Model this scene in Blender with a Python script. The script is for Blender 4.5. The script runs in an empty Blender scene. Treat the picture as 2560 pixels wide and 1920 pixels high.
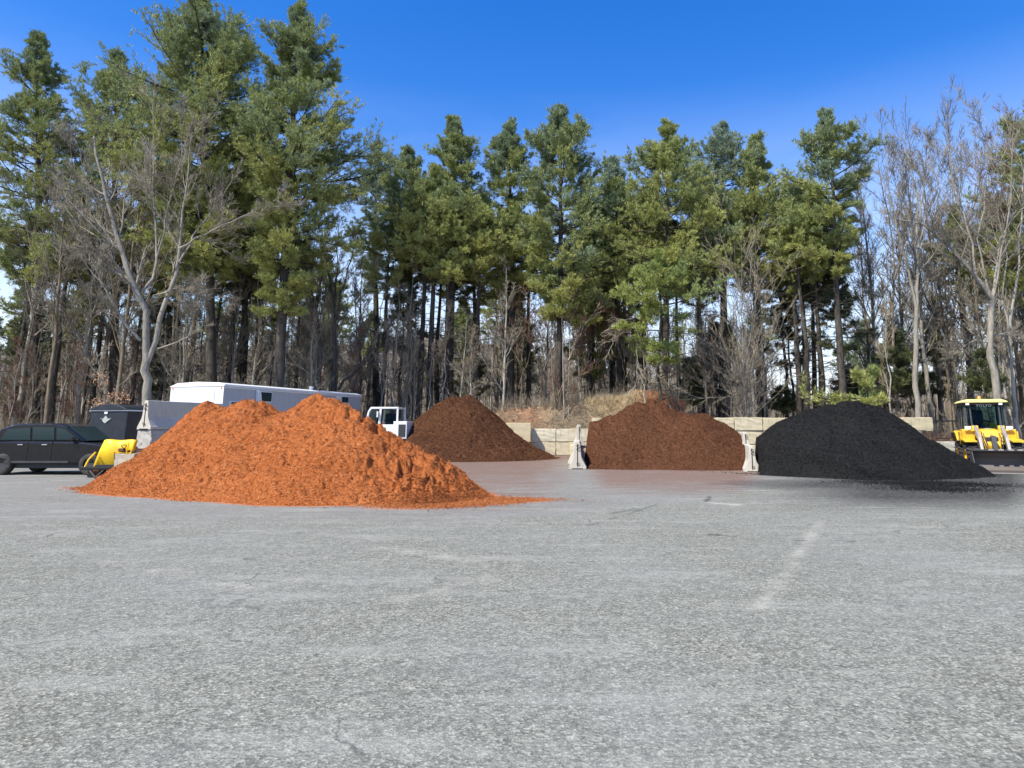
import bpy, math, random
import numpy as np
from math import sin, cos, radians, pi
from mathutils import Vector, Matrix

scene = bpy.context.scene
C = scene.collection
# ------------------------------------------------------------------ camera
F = 1750.0; PX0, PY0 = 1381.0, 741.0; CAMH = 1.55
PITCH = math.atan(327.0 / F)
cd = bpy.data.cameras.new('camera'); cam = bpy.data.objects.new('camera', cd); C.objects.link(cam)
cam.location = (0, 0, CAMH); cam.rotation_euler = (pi / 2 + PITCH, 0, 0)
cd.sensor_fit = 'HORIZONTAL'; cd.sensor_width = 36; cd.lens = F / 2560 * 36
cd.shift_x = (1280 - PX0) / 2560; cd.shift_y = (PY0 - 960) / 2560
cd.clip_start = 0.1; cd.clip_end = 4000
scene.camera = cam

def at(px, py, Y):
    a = (px - PX0) / F; b = -(py - PY0) / F
    r = np.array([a, cos(PITCH) - b * sin(PITCH), sin(PITCH) + b * cos(PITCH)])
    return np.array([0, 0, CAMH]) + r * (Y / r[1])
def gnd(px, py, z=0.0):
    a = (px - PX0) / F; b = -(py - PY0) / F
    r = np.array([a, cos(PITCH) - b * sin(PITCH), sin(PITCH) + b * cos(PITCH)])
    return np.array([0, 0, CAMH]) + r * ((z - CAMH) / r[2])

# ------------------------------------------------------------------ light
SUN_EL = radians(52); SUN_DIR = Vector((-0.74, -0.67, 0)).normalized()
sd = SUN_DIR * cos(SUN_EL) + Vector((0, 0, sin(SUN_EL)))
sl = bpy.data.lights.new('sun', 'SUN'); sl.energy = 5.0; sl.angle = radians(0.53); sl.color = (1, 0.94, 0.83)
so = bpy.data.objects.new('sun', sl); C.objects.link(so)
so.rotation_euler = sd.to_track_quat('Z', 'Y').to_euler(); so.location = (-20, -10, 40)
w = bpy.data.worlds.new("World"); scene.world = w; w.use_nodes = True
nt = w.node_tree; N = nt.nodes; L = nt.links
bg = N['Background']
sky = N.new('ShaderNodeTexSky'); sky.sky_type = 'NISHITA'; sky.sun_disc = False
sky.sun_elevation = SUN_EL; sky.sun_rotation = math.atan2(SUN_DIR.x, SUN_DIR.y)
sky.altitude = 0; sky.air_density = 1.25; sky.dust_density = 0.35; sky.ozone_density = 3.5
hsv = N.new('ShaderNodeHueSaturation'); hsv.inputs['Saturation'].default_value = 1.42; hsv.inputs['Value'].default_value = 1.55; hsv.inputs['Hue'].default_value = .517
tc = N.new('ShaderNodeTexCoord'); sep = N.new('ShaderNodeSeparateXYZ')
L.new(tc.outputs['Generated'], sep.inputs[0])
mr = N.new('ShaderNodeMapRange'); mr.inputs['From Min'].default_value = 0.0; mr.inputs['From Max'].default_value = 0.46
mr.inputs['To Min'].default_value = 1; mr.inputs['To Max'].default_value = 0; L.new(sep.outputs['Z'], mr.inputs['Value'])
mp = N.new('ShaderNodeMapping'); mp.inputs['Scale'].default_value = (2.2, 2.2, 7); L.new(tc.outputs['Generated'], mp.inputs[0])
cn = N.new('ShaderNodeTexNoise'); cn.inputs['Scale'].default_value = 1.6; cn.inputs['Detail'].default_value = 6; L.new(mp.outputs[0], cn.inputs['Vector'])
cr = N.new('ShaderNodeMapRange'); cr.inputs['From Min'].default_value = 0.22; cr.inputs['From Max'].default_value = 0.52; L.new(cn.outputs['Fac'], cr.inputs['Value'])
mp2 = N.new('ShaderNodeMath'); mp2.operation = 'POWER'; mp2.inputs[1].default_value = 1.3; L.new(mr.outputs[0], mp2.inputs[0])
mu = N.new('ShaderNodeMath'); mu.operation = 'MULTIPLY'; L.new(mp2.outputs[0], mu.inputs[0]); L.new(cr.outputs[0], mu.inputs[1])
mx = N.new('ShaderNodeMixRGB'); mx.inputs['Color2'].default_value = (7.6, 8.2, 9.4, 1)
L.new(sky.outputs[0], hsv.inputs['Color']); L.new(hsv.outputs[0], mx.inputs['Color1']); L.new(mu.outputs[0], mx.inputs['Fac'])
L.new(mx.outputs[0], bg.inputs['Color']); bg.inputs['Strength'].default_value = 0.10
scene.view_settings.view_transform = 'Standard'; scene.view_settings.look = 'None'
scene.view_settings.gamma = 1; scene.view_settings.exposure = 0.55
scene.render.engine = 'CYCLES'
scene.cycles.max_bounces = 5; scene.cycles.transparent_max_bounces = 8

# ------------------------------------------------------------------ tagging
def tag(o, label=None, cat=None, group=None, kind=None):
    if label: o['label'] = label
    if cat: o['category'] = cat
    if group: o['group'] = group
    if kind: o['kind'] = kind
    return o
def thing(name, label, cat, loc=(0, 0, 0), rz=0, group=None):
    o = bpy.data.objects.new(name, None); C.objects.link(o); o.empty_display_size = .3
    o.location = loc; o.rotation_euler = (0, 0, rz)
    return tag(o, label, cat, group)
def copy_tree(o, parent=None):
    c = o.copy(); C.objects.link(c); c.parent = parent
    for ch in KIDS.get(o.name, []):
        c2 = ch.copy(); C.objects.link(c2); c2.parent = c
        for g in KIDS.get(ch.name, []):
            c3 = g.copy(); C.objects.link(c3); c3.parent = c2
    return c
KIDS = {}

# ------------------------------------------------------------------ materials
def mat(name, rough=0.8, metallic=0.0, color=(.5, .5, .5), spec=0.5):
    m = bpy.data.materials.new(name); m.use_nodes = True
    b = m.node_tree.nodes['Principled BSDF']
    b.inputs['Base Color'].default_value = (*color, 1); b.inputs['Roughness'].default_value = rough
    b.inputs['Metallic'].default_value = metallic; b.inputs['Specular IOR Level'].default_value = spec
    return m
def ramp(nt, fac, stops):
    r = nt.nodes.new('ShaderNodeValToRGB'); cr = r.color_ramp
    while len(cr.elements) < len(stops): cr.elements.new(0.5)
    for e, (p, c) in zip(cr.elements, stops): e.position = p; e.color = (*c, 1)
    nt.links.new(fac, r.inputs[0]); return r.outputs[0]
def noise(nt, scale, detail=4, vec=None, rough=.6, dist=0):
    n = nt.nodes.new('ShaderNodeTexNoise'); n.inputs['Scale'].default_value = scale
    n.inputs['Detail'].default_value = detail; n.inputs['Roughness'].default_value = rough; n.inputs['Distortion'].default_value = dist
    if vec is None:
        t = nt.nodes.new('ShaderNodeTexCoord'); vec = t.outputs['Object']
    nt.links.new(vec, n.inputs['Vector']); return n.outputs['Fac']
def mixc(nt, fac, a, b, mode='MIX'):
    x = nt.nodes.new('ShaderNodeMixRGB'); x.blend_type = mode
    for s, v in ((0, fac), (1, a), (2, b)):
        if isinstance(v, (int, float)): x.inputs[s].default_value = v
        elif isinstance(v, tuple): x.inputs[s].default_value = (*v, 1)
        else: nt.links.new(v, x.inputs[s])
    return x.outputs[0]
def math_(nt, op, a, b=None, clamp=False):
    x = nt.nodes.new('ShaderNodeMath'); x.operation = op; x.use_clamp = clamp
    for s, v in ((0, a), (1, b)):
        if v is None: continue
        if isinstance(v, (int, float)): x.inputs[s].default_value = v
        else: nt.links.new(v, x.inputs[s])
    return x.outputs[0]
def rng_(nt, v, a, b, c=0, d=1):
    x = nt.nodes.new('ShaderNodeMapRange')
    for k, q in (('From Min', a), ('From Max', b), ('To Min', c), ('To Max', d)): x.inputs[k].default_value = q
    nt.links.new(v, x.inputs['Value']); return x.outputs[0]
def attr(nt, name):
    a = nt.nodes.new('ShaderNodeAttribute'); a.attribute_name = name; return a.outputs['Fac']
def bump(nt, h, strength=.5, dist=.02, prev=None):
    b = nt.nodes.new('ShaderNodeBump'); b.inputs['Strength'].default_value = strength; b.inputs['Distance'].default_value = dist
    nt.links.new(h, b.inputs['Height'])
    if prev is not None: nt.links.new(prev, b.inputs['Normal'])
    return b.outputs[0]
def P(m): return m.node_tree.nodes['Principled BSDF']
def setc(m, c): m.node_tree.links.new(c, P(m).inputs['Base Color'])
def setn(m, n): m.node_tree.links.new(n, P(m).inputs['Normal'])
def setr(m, r): m.node_tree.links.new(r, P(m).inputs['Roughness'])

def painted(name, col, rough=.45, dirt=(.12, .1, .07), amt=.35, metallic=0, bmp=0.0):
    m = mat(name, rough, metallic); t = m.node_tree
    n1 = noise(t, 3.2, 6, rough=.7); n2 = noise(t, 28, 4)
    f = math_(t, 'MULTIPLY', rng_(t, n1, .45, .75), amt)
    c = mixc(t, f, mixc(t, .25, col, ramp(t, n2, [(0.3, tuple(x * .75 for x in col)), (.7, tuple(min(1, x * 1.1) for x in col))])), dirt)
    setc(m, c); setr(m, rng_(t, n2, .3, .7, rough - .1, rough + .15))
    if bmp: setn(m, bump(t, n2, bmp, .01))
    return m

def mulch(name, stops, chip):
    m = mat(name, .98, spec=.04); t = m.node_tree
    n1 = noise(t, .9, 5); n2 = noise(t, 22, 5, rough=.75); n3 = noise(t, 60, 3, rough=.8)
    v = t.nodes.new('ShaderNodeTexVoronoi'); v.inputs['Scale'].default_value = 38
    tcn = t.nodes.new('ShaderNodeTexCoord'); t.links.new(tcn.outputs['Object'], v.inputs['Vector'])
    base = ramp(t, math_(t, 'ADD', math_(t, 'MULTIPLY', n2, .6), math_(t, 'MULTIPLY', n1, .4)), stops)
    sepc = t.nodes.new('ShaderNodeSeparateColor'); t.links.new(v.outputs['Color'], sepc.inputs[0])
    c = mixc(t, rng_(t, sepc.outputs[0], .62, 1, 0, .55), base, chip)
    # each loose chip carries its own tone
    ch = attr(t, 'tone')
    c = mixc(t, rng_(t, ch, 0.5, 1, 0, .6), c, chip)
    c = mixc(t, rng_(t, ch, 0.0, .5, .35, 0), c, tuple(x * .45 for x in stops[0][1]))
    setc(m, c)
    setn(m, bump(t, n3, .8, .03, bump(t, n2, .9, .06)))
    return m
M = {}
M['orange_mulch'] = mulch('orange_mulch', [(.30, (.27, .072, .020)), (.5, (.48, .142, .040)), (.7, (.62, .215, .07))], (.70, .32, .14))
M['brown_mulch'] = mulch('brown_mulch', [(.30, (.075, .033, .016)), (.5, (.118, .053, .027)), (.7, (.160, .074, .039))], (.20, .10, .056))
M['rust_mulch'] = mulch('rust_mulch', [(.30, (.082, .034, .017)), (.5, (.130, .056, .028)), (.7, (.175, .079, .041))], (.25, .12, .068))
M['black_mulch'] = mulch('black_mulch', [(.30, (.013, .013, .013)), (.5, (.022, .022, .0215)), (.7, (.033, .033, .032))], (.045, .0445, .042))

def concrete(name, c1, c2, stain):
    m = mat(name, .9, spec=.2); t = m.node_tree
    n1 = noise(t, 1.7, 6, rough=.7); n2 = noise(t, 30, 5, rough=.7)
    tcn = t.nodes.new('ShaderNodeTexCoord'); mp = t.nodes.new('ShaderNodeMapping'); mp.inputs['Scale'].default_value = (9, 9, .8)
    t.links.new(tcn.outputs['Object'], mp.inputs[0]); n3 = noise(t, 1, 5, mp.outputs[0], rough=.7)
    oi = t.nodes.new('ShaderNodeObjectInfo')
    c = mixc(t, rng_(t, n1, .3, .7), c1, c2)
    c = mixc(t, rng_(t, n3, .48, .72, 0, .7), c, stain); c = mixc(t, rng_(t, n3, .30, .44, .5, 0), c, tuple(x * .45 for x in c2))
    c = mixc(t, rng_(t, n2, .6, .8, 0, .35), c, tuple(x * .6 for x in c2))
    c = mixc(t, rng_(t, oi.outputs['Random'], 0, 1, 0, .55), c, stain)
    setc(m, c); setn(m, bump(t, n2, .5, .02, bump(t, n1, .4, .05))); return m
M['concrete'] = concrete('pale_concrete', (.68, .63, .49), (.55, .50, .37), (.50, .40, .20))
M['barrier_concrete'] = concrete('barrier_concrete', (.66, .635, .55), (.54, .51, .43), (.40, .35, .25))
M['grey_concrete'] = concrete('grey_concrete', (.50, .48, .43), (.40, .38, .33), (.34, .29, .20))

def simple(name, c, rough=.6, metallic=0, spec=.5): M[name] = mat(name, rough, metallic, c, spec)
simple('black_gap', (.012, .012, .012), .9); simple('rebar', (.05, .035, .028), .8, .3)
simple('rust', (.13, .055, .028), .9); simple('black_metal', (.02, .02, .021), .5, .2)
simple('white_trim', (.75, .75, .74), .4); simple('chrome', (.7, .7, .7), .25, 1)
simple('tail_red', (.35, .01, .01), .25); simple('seat_fabric', (.03, .045, .07), .9)
M['rubber'] = painted('rubber', (.028, .027, .026), .85, (.12, .10, .08), .6)
M['yellow_paint'] = painted('yellow_paint', (.78, .47, .02), .42, (.22, .14, .05), .55)
M['tarp_yellow'] = painted('plow_yellow', (.88, .58, .02), .38, (.55, .28, .02), .4)
M['roof_yellow'] = painted('roof_yellow', (.85, .74, .28), .45, (.3, .25, .12), .3)
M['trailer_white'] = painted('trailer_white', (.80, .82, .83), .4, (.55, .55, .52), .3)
M['trailer_side'] = painted('shaded_trailer_siding', (.43, .44, .46), .55, (.38, .38, .38), .3)  # darker than the front wall, the side's shade is put into this grey
M['truck_white'] = painted('truck_white', (.80, .81, .80), .35, (.4, .38, .33), .25)
M['trailer_black'] = painted('trailer_black', (.014, .018, .026), .35, (.05, .05, .055), .5)
M['car_black'] = painted('car_paint_black', (.008, .008, .009), .15, (.03, .03, .03), .2)
M['bucket_steel'] = painted('bucket_steel', (.11, .10, .092), .5, (.16, .10, .06), .7, .4)
M['dark_steel'] = painted('dark_steel', (.045, .046, .05), .5, (.12, .10, .08), .5, .2)
M['arm_steel'] = painted('arm_steel', (.36, .34, .31), .5, (.25, .18, .1), .5, .3)
M['amber'] = mat('amber_beacon', .25, 0, (.9, .28, .02))
gl = mat('cab_glass', .06, 0, (.42, .60, .62)); P(gl).inputs['Transmission Weight'].default_value = 1.0; P(gl).inputs['IOR'].default_value = 1.1
M['glass'] = gl
M['dark_glass'] = mat('dark_glass', .08, 0, (.015, .035, .04))
M['lens'] = mat('lamp_lens', .12, 0, (.85, .87, .85))

def bark(name, c1, c2, sc=6):
    m = mat(name, .95, spec=.1); t = m.node_tree
    tcn = t.nodes.new('ShaderNodeTexCoord'); mp = t.nodes.new('ShaderNodeMapping'); mp.inputs['Scale'].default_value = (sc, sc, sc * .25)
    t.links.new(tcn.outputs['Object'], mp.inputs[0]); n1 = noise(t, 1, 5, mp.outputs[0], rough=.75)
    n2 = noise(t, .6, 3); c = ramp(t, n1, [(.35, c1), (.68, c2)])
    c = mixc(t, rng_(t, n2, .4, .7, 0, .4), c, tuple(x * .8 for x in c2))
    setc(m, c); setn(m, bump(t, n1, .8, .05)); return m
M['bark_grey'] = bark('grey_bark', (.16, .145, .115), (.40, .365, .30))
M['bark_pale'] = bark('pale_bark', (.20, .185, .15), (.50, .465, .39))
M['bark_dark'] = bark('dark_pine_bark', (.028, .025, .021), (.125, .11, .09))
M['bark_brown'] = bark('brown_bark', (.12, .096, .065), (.29, .235, .168))
M['far_bark'] = bark('far_bark', (.16, .138, .098), (.36, .315, .235))
M['bark_red'] = bark('reddish_twig_bark', (.10, .055, .04), (.24, .14, .10))
M['twig_grey'] = bark('grey_twig_bark', (.17, .15, .11), (.34, .30, .23))
M['twig_tan'] = bark('tan_twig_bark', (.19, .16, .11), (.38, .315, .225))

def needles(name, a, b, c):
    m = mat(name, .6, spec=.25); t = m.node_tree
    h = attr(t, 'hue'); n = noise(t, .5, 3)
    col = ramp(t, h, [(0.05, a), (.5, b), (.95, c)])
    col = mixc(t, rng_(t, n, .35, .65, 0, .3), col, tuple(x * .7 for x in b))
    setc(m, col)
    tr = t.nodes.new('ShaderNodeBsdfTranslucent'); t.links.new(col, tr.inputs[0])
    ms = t.nodes.new('ShaderNodeMixShader'); ms.inputs[0].default_value = .16
    t.links.new(P(m).outputs[0], ms.inputs[1]); t.links.new(tr.outputs[0], ms.inputs[2])
    t.links.new(ms.outputs[0], t.nodes['Material Output'].inputs[0]); return m
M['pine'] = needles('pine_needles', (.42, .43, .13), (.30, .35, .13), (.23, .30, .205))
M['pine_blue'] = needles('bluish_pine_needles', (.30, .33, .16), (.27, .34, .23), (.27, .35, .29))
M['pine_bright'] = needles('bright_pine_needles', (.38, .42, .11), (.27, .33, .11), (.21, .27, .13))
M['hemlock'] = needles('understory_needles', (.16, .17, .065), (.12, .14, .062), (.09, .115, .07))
M['dry_leaf'] = mat('dry_leaf', .9, 0, (.55, .33, .19))
M['straw'] = mat('straw', .9, 0, (.60, .48, .29), .2)
M['straw_red'] = mat('reddish_straw', .9, 0, (.42, .20, .10), .2)

# ground materials
m = mat('leaf_litter', .98, spec=.1); t = m.node_tree
n1 = noise(t, .35, 5); n2 = noise(t, 9, 6, rough=.8)
setc(m, mixc(t, rng_(t, n1, .4, .6, 0, .6), ramp(t, n2, [(.3, (.055, .035, .022)), (.6, (.19, .125, .078)), (.75, (.30, .20, .125))]), (.12, .10, .07)))
setn(m, bump(t, n2, .8, .08)); M['litter'] = m
m = mat('berm_soil', .98, spec=.1); t = m.node_tree
n1 = noise(t, 7, 6, rough=.8); a = attr(t, 'orange')
setc(m, mixc(t, a, ramp(t, n1, [(.3, (.13, .10, .065)), (.55, (.28, .215, .14)), (.75, (.46, .37, .26))]), ramp(t, n1, [(.3, (.17, .085, .045)), (.6, (.36, .20, .115)), (.75, (.48, .31, .19))])))
setn(m, bump(t, n1, .9, .1)); M['berm'] = m
m = mat('far_woods', .98, spec=.05); t = m.node_tree
n1 = noise(t, .08, 6, rough=.8)
setc(m, ramp(t, n1, [(.3, (.11, .09, .07)), (.7, (.22, .185, .15))])); M['farhill'] = m

m = mat('asphalt', 1.0, spec=.04); t = m.node_tree
tcn = t.nodes.new('ShaderNodeTexCoord')
def vor(sc, feat='F1'):
    v = t.nodes.new('ShaderNodeTexVoronoi'); v.inputs['Scale'].default_value = sc; v.feature = feat
    t.links.new(tcn.outputs['Object'], v.inputs['Vector']); return v
v1 = vor(62); v2 = vor(24); sc1 = t.nodes.new('ShaderNodeSeparateColor'); t.links.new(v1.outputs['Color'], sc1.inputs[0])
sc2 = t.nodes.new('ShaderNodeSeparateColor'); t.links.new(v2.outputs['Color'], sc2.inputs[0])
nA = noise(t, .35, 5, rough=.6); nB = noise(t, 2.3, 6, rough=.7); nC = noise(t, 14, 5, rough=.8); nD = noise(t, 90, 2)
base = ramp(t, sc1.outputs[0], [(.05, (.10, .10, .094)), (.45, (.20, .202, .188)), (.8, (.29, .292, .272)), (.97, (.52, .52, .48))])
base = mixc(t, .35, base, ramp(t, sc2.outputs[1], [(.1, (.10, .10, .094)), (.6, (.22, .222, .207)), (.95, (.40, .40, .37))]))
base = mixc(t, rng_(t, nC, .30, .46, .55, 0), base, (.075, .078, .075))
base = mixc(t, rng_(t, nC, .56, .74, 0, .45), base, (.40, .40, .37))
nE = noise(t, 42, 3, rough=.65)
base = mixc(t, rng_(t, nE, .30, .45, .75, 0), base, (.07, .07, .064)); base = mixc(t, rng_(t, nE, .55, .70, 0, .8), base, (.55, .55, .50))
base = mixc(t, 1.0, base, (.85, .845, .735), 'MULTIPLY')
smooth = attr(t, 'smooth_patch')
base = mixc(t, math_(t, 'MULTIPLY', smooth, .55), base, ramp(t, nB, [(.3, (.16, .152, .138)), (.7, (.225, .213, .192))]))
base = mixc(t, rng_(t, nA, .35, .65, 0, .35), base, (.27, .27, .25))
base = mixc(t, rng_(t, nB, .55, .75, 0, .25), base, (.12, .122, .12))
mpm = t.nodes.new('ShaderNodeMapping'); mpm.inputs['Scale'].default_value = (.45, 1.6, 1); t.links.new(tcn.outputs['Object'], mpm.inputs[0])
nF = noise(t, 1.1, 8, mpm.outputs[0], rough=.72); nG = noise(t, 6.5, 5, rough=.75)
base = mixc(t, rng_(t, nF, .52, .68, 0, .55), base, (.34, .335, .29)); base = mixc(t, rng_(t, nF, .30, .46, .30, 0), base, (.15, .15, .135))
base = mixc(t, rng_(t, nG, .55, .72, 0, .5), base, (.38, .375, .33)); base = mixc(t, rng_(t, nG, .30, .44, .5, 0), base, (.10, .10, .095))
vc = t.nodes.new('ShaderNodeTexVoronoi'); vc.feature = 'DISTANCE_TO_EDGE'; vc.inputs['Scale'].default_value = .22
wn = t.nodes.new('ShaderNodeTexNoise'); wn.inputs['Scale'].default_value = 1.3; wn.inputs['Detail'].default_value = 6; t.links.new(tcn.outputs['Object'], wn.inputs['Vector'])
wv_ = t.nodes.new('ShaderNodeVectorMath'); wv_.operation = 'MULTIPLY_ADD'; wv_.inputs[1].default_value = (1.4, 1.4, 0); t.links.new(wn.outputs['Color'], wv_.inputs[0]); t.links.new(tcn.outputs['Object'], wv_.inputs[2]); t.links.new(wv_.outputs[0], vc.inputs['Vector'])
crk = math_(t, 'MULTIPLY', rng_(t, vc.outputs['Distance'], .001, .005, 1, 0), rng_(t, nF, .50, .60, 0, .6))
base = mixc(t, crk, base, (.05, .05, .047))
for an, colr, lo, hi in (('stain_brown', (.175, .095, .068), .50, .95), ('stain_orange', (.50, .165, .055), .45, .70), ('stain_black', (.035, .035, .034), .50, .75), ('line_dust', (.42, .40, .33), .35, .95), ('dark_spot', (.07, .07, .066), .4, .8)):
    a = attr(t, an)
    mpp = t.nodes.new('ShaderNodeMapping'); mpp.inputs['Scale'].default_value = (.35, 2.2, 1) if 'stain' in an else (1, 1, 1); t.links.new(tcn.outputs['Object'], mpp.inputs[0])
    n = noise(t, 2.0, 8, mpp.outputs[0], rough=.68); n2_ = noise(t, 9, 4, rough=.7)
    f = math_(t, 'ADD', math_(t, 'MULTIPLY', n, 2.6), math_(t, 'ADD', math_(t, 'MULTIPLY', n2_, .7), math_(t, 'SUBTRACT', a, {'stain_black': 1.15, 'stain_orange': 1.35, 'stain_brown': 1.45}.get(an, 1.5))))
    f = math_(t, 'MULTIPLY', rng_(t, f, lo, hi), math_(t, 'MULTIPLY', a, 1.3, True), True)
    f = math_(t, 'MULTIPLY', f, .80 if an == 'stain_brown' else .92)
    if 'stain' in an: f = math_(t, 'MULTIPLY', f, rng_(t, n2_, .32, .55, .55, 1))
    base = mixc(t, f, base, colr)
setc(m, base)
h = math_(t, 'ADD', math_(t, 'MULTIPLY', v1.outputs['Distance'], .5), nC)
bs = t.nodes.new('ShaderNodeBump'); bs.inputs['Distance'].default_value = .012
t.links.new(h, bs.inputs['Height']); t.links.new(math_(t, 'SUBTRACT', .8, math_(t, 'MULTIPLY', smooth, .55)), bs.inputs['Strength'])
setn(m, bs.outputs[0]); M['asphalt'] = m

# ------------------------------------------------------------------ mesh tools
def mesh_np(name, V, quads=None, tris=None, m=None, parent=None, attrs=None, smooth=False, mats=None, mi=None):
    me = bpy.data.meshes.new(name)
    V = np.asarray(V, np.float32); nq = 0 if quads is None else len(quads); ntq = 0 if tris is None else len(tris)
    me.vertices.add(len(V)); me.vertices.foreach_set('co', V.ravel())
    loops = []
    if nq: loops.append(np.asarray(quads, np.int32).ravel())
    if ntq: loops.append(np.asarray(tris, np.int32).ravel())
    lp = np.concatenate(loops); me.loops.add(len(lp)); me.loops.foreach_set('vertex_index', lp)
    me.polygons.add(nq + ntq)
    st = np.concatenate([np.arange(nq) * 4, nq * 4 + np.arange(ntq) * 3]).astype(np.int32)
    me.polygons.foreach_set('loop_start', st)
    me.polygons.foreach_set('use_smooth', np.full(nq + ntq, smooth))
    if attrs:
        for k, v in attrs.items():
            a = me.attributes.new(k, 'FLOAT', 'POINT'); a.data.foreach_set('value', np.asarray(v, np.float32))
    me.update(calc_edges=True); me.validate()
    if m: me.materials.append(m)
    o = bpy.data.objects.new(name, me); C.objects.link(o)
    if parent: o.parent = parent; KIDS.setdefault(parent.name, []).append(o)
    return o

class Geo:
    def __init__(s): s.V = []; s.Q = []; s.n = 0; s.A = []
    def add(s, V, Q, a=0.0):
        s.V.append(V.reshape(-1, 3)); s.Q.append(Q.reshape(-1, 4) + s.n); k = V.reshape(-1, 3).shape[0]; s.n += k
        s.A.append(np.full(k, a) if np.isscalar(a) else a)
    def tubes(s, Pp, R, n=5):
        B, K, _ = Pp.shape
        if B == 0: return
        T = np.gradient(Pp, axis=1); T /= np.linalg.norm(T, axis=2, keepdims=True) + 1e-9
        mean = T.mean(1); ref = np.where(np.abs(mean[:, 2:3]) < .8, np.array([[0, 0, 1.]]), np.array([[1., 0, 0]]))[:, None, :]
        U = np.cross(T, np.broadcast_to(ref, T.shape)); U /= np.linalg.norm(U, axis=2, keepdims=True) + 1e-9
        W = np.cross(T, U); an = np.arange(n) * 2 * pi / n
        V = Pp[:, :, None, :] + R[:, :, None, None] * (np.cos(an)[None, None, :, None] * U[:, :, None, :] + np.sin(an)[None, None, :, None] * W[:, :, None, :])
        base = (np.arange(B) * K * n)[:, None, None] + (np.arange(K - 1) * n)[None, :, None]
        i = np.arange(n)[None, None, :]; j = (i + 1) % n
        Q = np.stack([base + i, base + j, base + n + j, base + n + i], -1)
        s.add(V, Q)
    def kites(s, pos, d, ln, wd, rng, hue):
        n = len(pos); d = d / (np.linalg.norm(d, axis=1, keepdims=True) + 1e-9)
        r = rng.normal(size=(n, 3)); sd_ = np.cross(d, r); sd_ /= np.linalg.norm(sd_, axis=1, keepdims=True) + 1e-9
        ln = np.broadcast_to(ln, (n,))[:, None]; wd = np.broadcast_to(wd, (n,))[:, None]
        V = np.stack([pos, pos + d * ln * .55 + sd_ * wd, pos + d * ln, pos + d * ln * .55 - sd_ * wd], 1)
        Q = np.arange(n * 4).reshape(n, 4); s.add(V, Q, np.repeat(hue, 4))
    def build(s, name, m, parent=None, smooth=False, aname=None):
        V = np.concatenate(s.V); Q = np.concatenate(s.Q)
        at_ = {aname: np.concatenate(s.A)} if aname else None
        return mesh_np(name, V, Q, None, m, parent, at_, smooth)

def kids(Pp, R, m, rng, t0=.25, t1=.98, ang=(.5, 1.0), lenf=.5, rf=.6, K=4, up=.1, wob=.12, lmin=.05, flat=None, tipr=.3, shr=.5):
    B, K0, _ = Pp.shape
    t = rng.uniform(t0, t1, (B, m)); x = t * (K0 - 1); i = np.minimum(x.astype(int), K0 - 2); f = (x - i)[..., None]
    bi = np.arange(B)[:, None]
    p0 = Pp[bi, i] * (1 - f) + Pp[bi, i + 1] * f
    T = Pp[bi, i + 1] - Pp[bi, i]; T /= np.linalg.norm(T, axis=2, keepdims=True) + 1e-9
    r0 = (R[bi, i] * (1 - f[..., 0]) + R[bi, i + 1] * f[..., 0]) * rf
    Ln = np.linalg.norm(np.diff(Pp, axis=1), axis=2).sum(1)[:, None]
    ln = np.maximum(Ln * lenf * (1 - shr * t) * rng.uniform(.6, 1.35, (B, m)), lmin)
    a = rng.uniform(ang[0], ang[1], (B, m))[..., None]
    rv = rng.normal(size=(B, m, 3))
    if flat is not None: rv[..., 2] *= flat
    pv = rv - (rv * T).sum(-1, keepdims=True) * T; pv /= np.linalg.norm(pv, axis=2, keepdims=True) + 1e-9
    d = np.cos(a) * T + np.sin(a) * pv
    out = [p0]
    for k in range(K - 1):
        d = d + rng.normal(size=d.shape) * wob; d[..., 2] += up; d /= np.linalg.norm(d, axis=2, keepdims=True)
        out.append(out[-1] + d * (ln / (K - 1))[..., None])
    P2 = np.stack(out, 2).reshape(B * m, K, 3)
    R2 = (r0[..., None] * np.linspace(1, tipr, K)[None, None, :]).reshape(B * m, K)
    return P2, R2, t.ravel()

def fbm(x, y, scale, octv=5, seed=0, gain=.5):
    out = np.zeros_like(x, float); amp = 1; tot = 0
    for o in range(octv):
        X = x * scale * 2 ** o + seed * 17.3 + o * 5.1; Y = y * scale * 2 ** o + seed * 9.7 + o * 3.3
        xi = np.floor(X).astype(np.int64); yi = np.floor(Y).astype(np.int64); fx = X - xi; fy = Y - yi
        fx = fx * fx * (3 - 2 * fx); fy = fy * fy * (3 - 2 * fy)
        def h(a, b):
            n = (a * 374761393 + b * 668265263 + (seed + o) * 1274126177) & 0xffffffff
            n = ((n ^ (n >> 13)) * 1274126177) & 0xffffffff; return ((n ^ (n >> 16)) & 0xffff) / 65535.0
        v = (h(xi, yi) * (1 - fx) + h(xi + 1, yi) * fx) * (1 - fy) + (h(xi, yi + 1) * (1 - fx) + h(xi + 1, yi + 1) * fx) * fy
        out += v * amp; tot += amp; amp *= gain
    return out / tot

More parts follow.
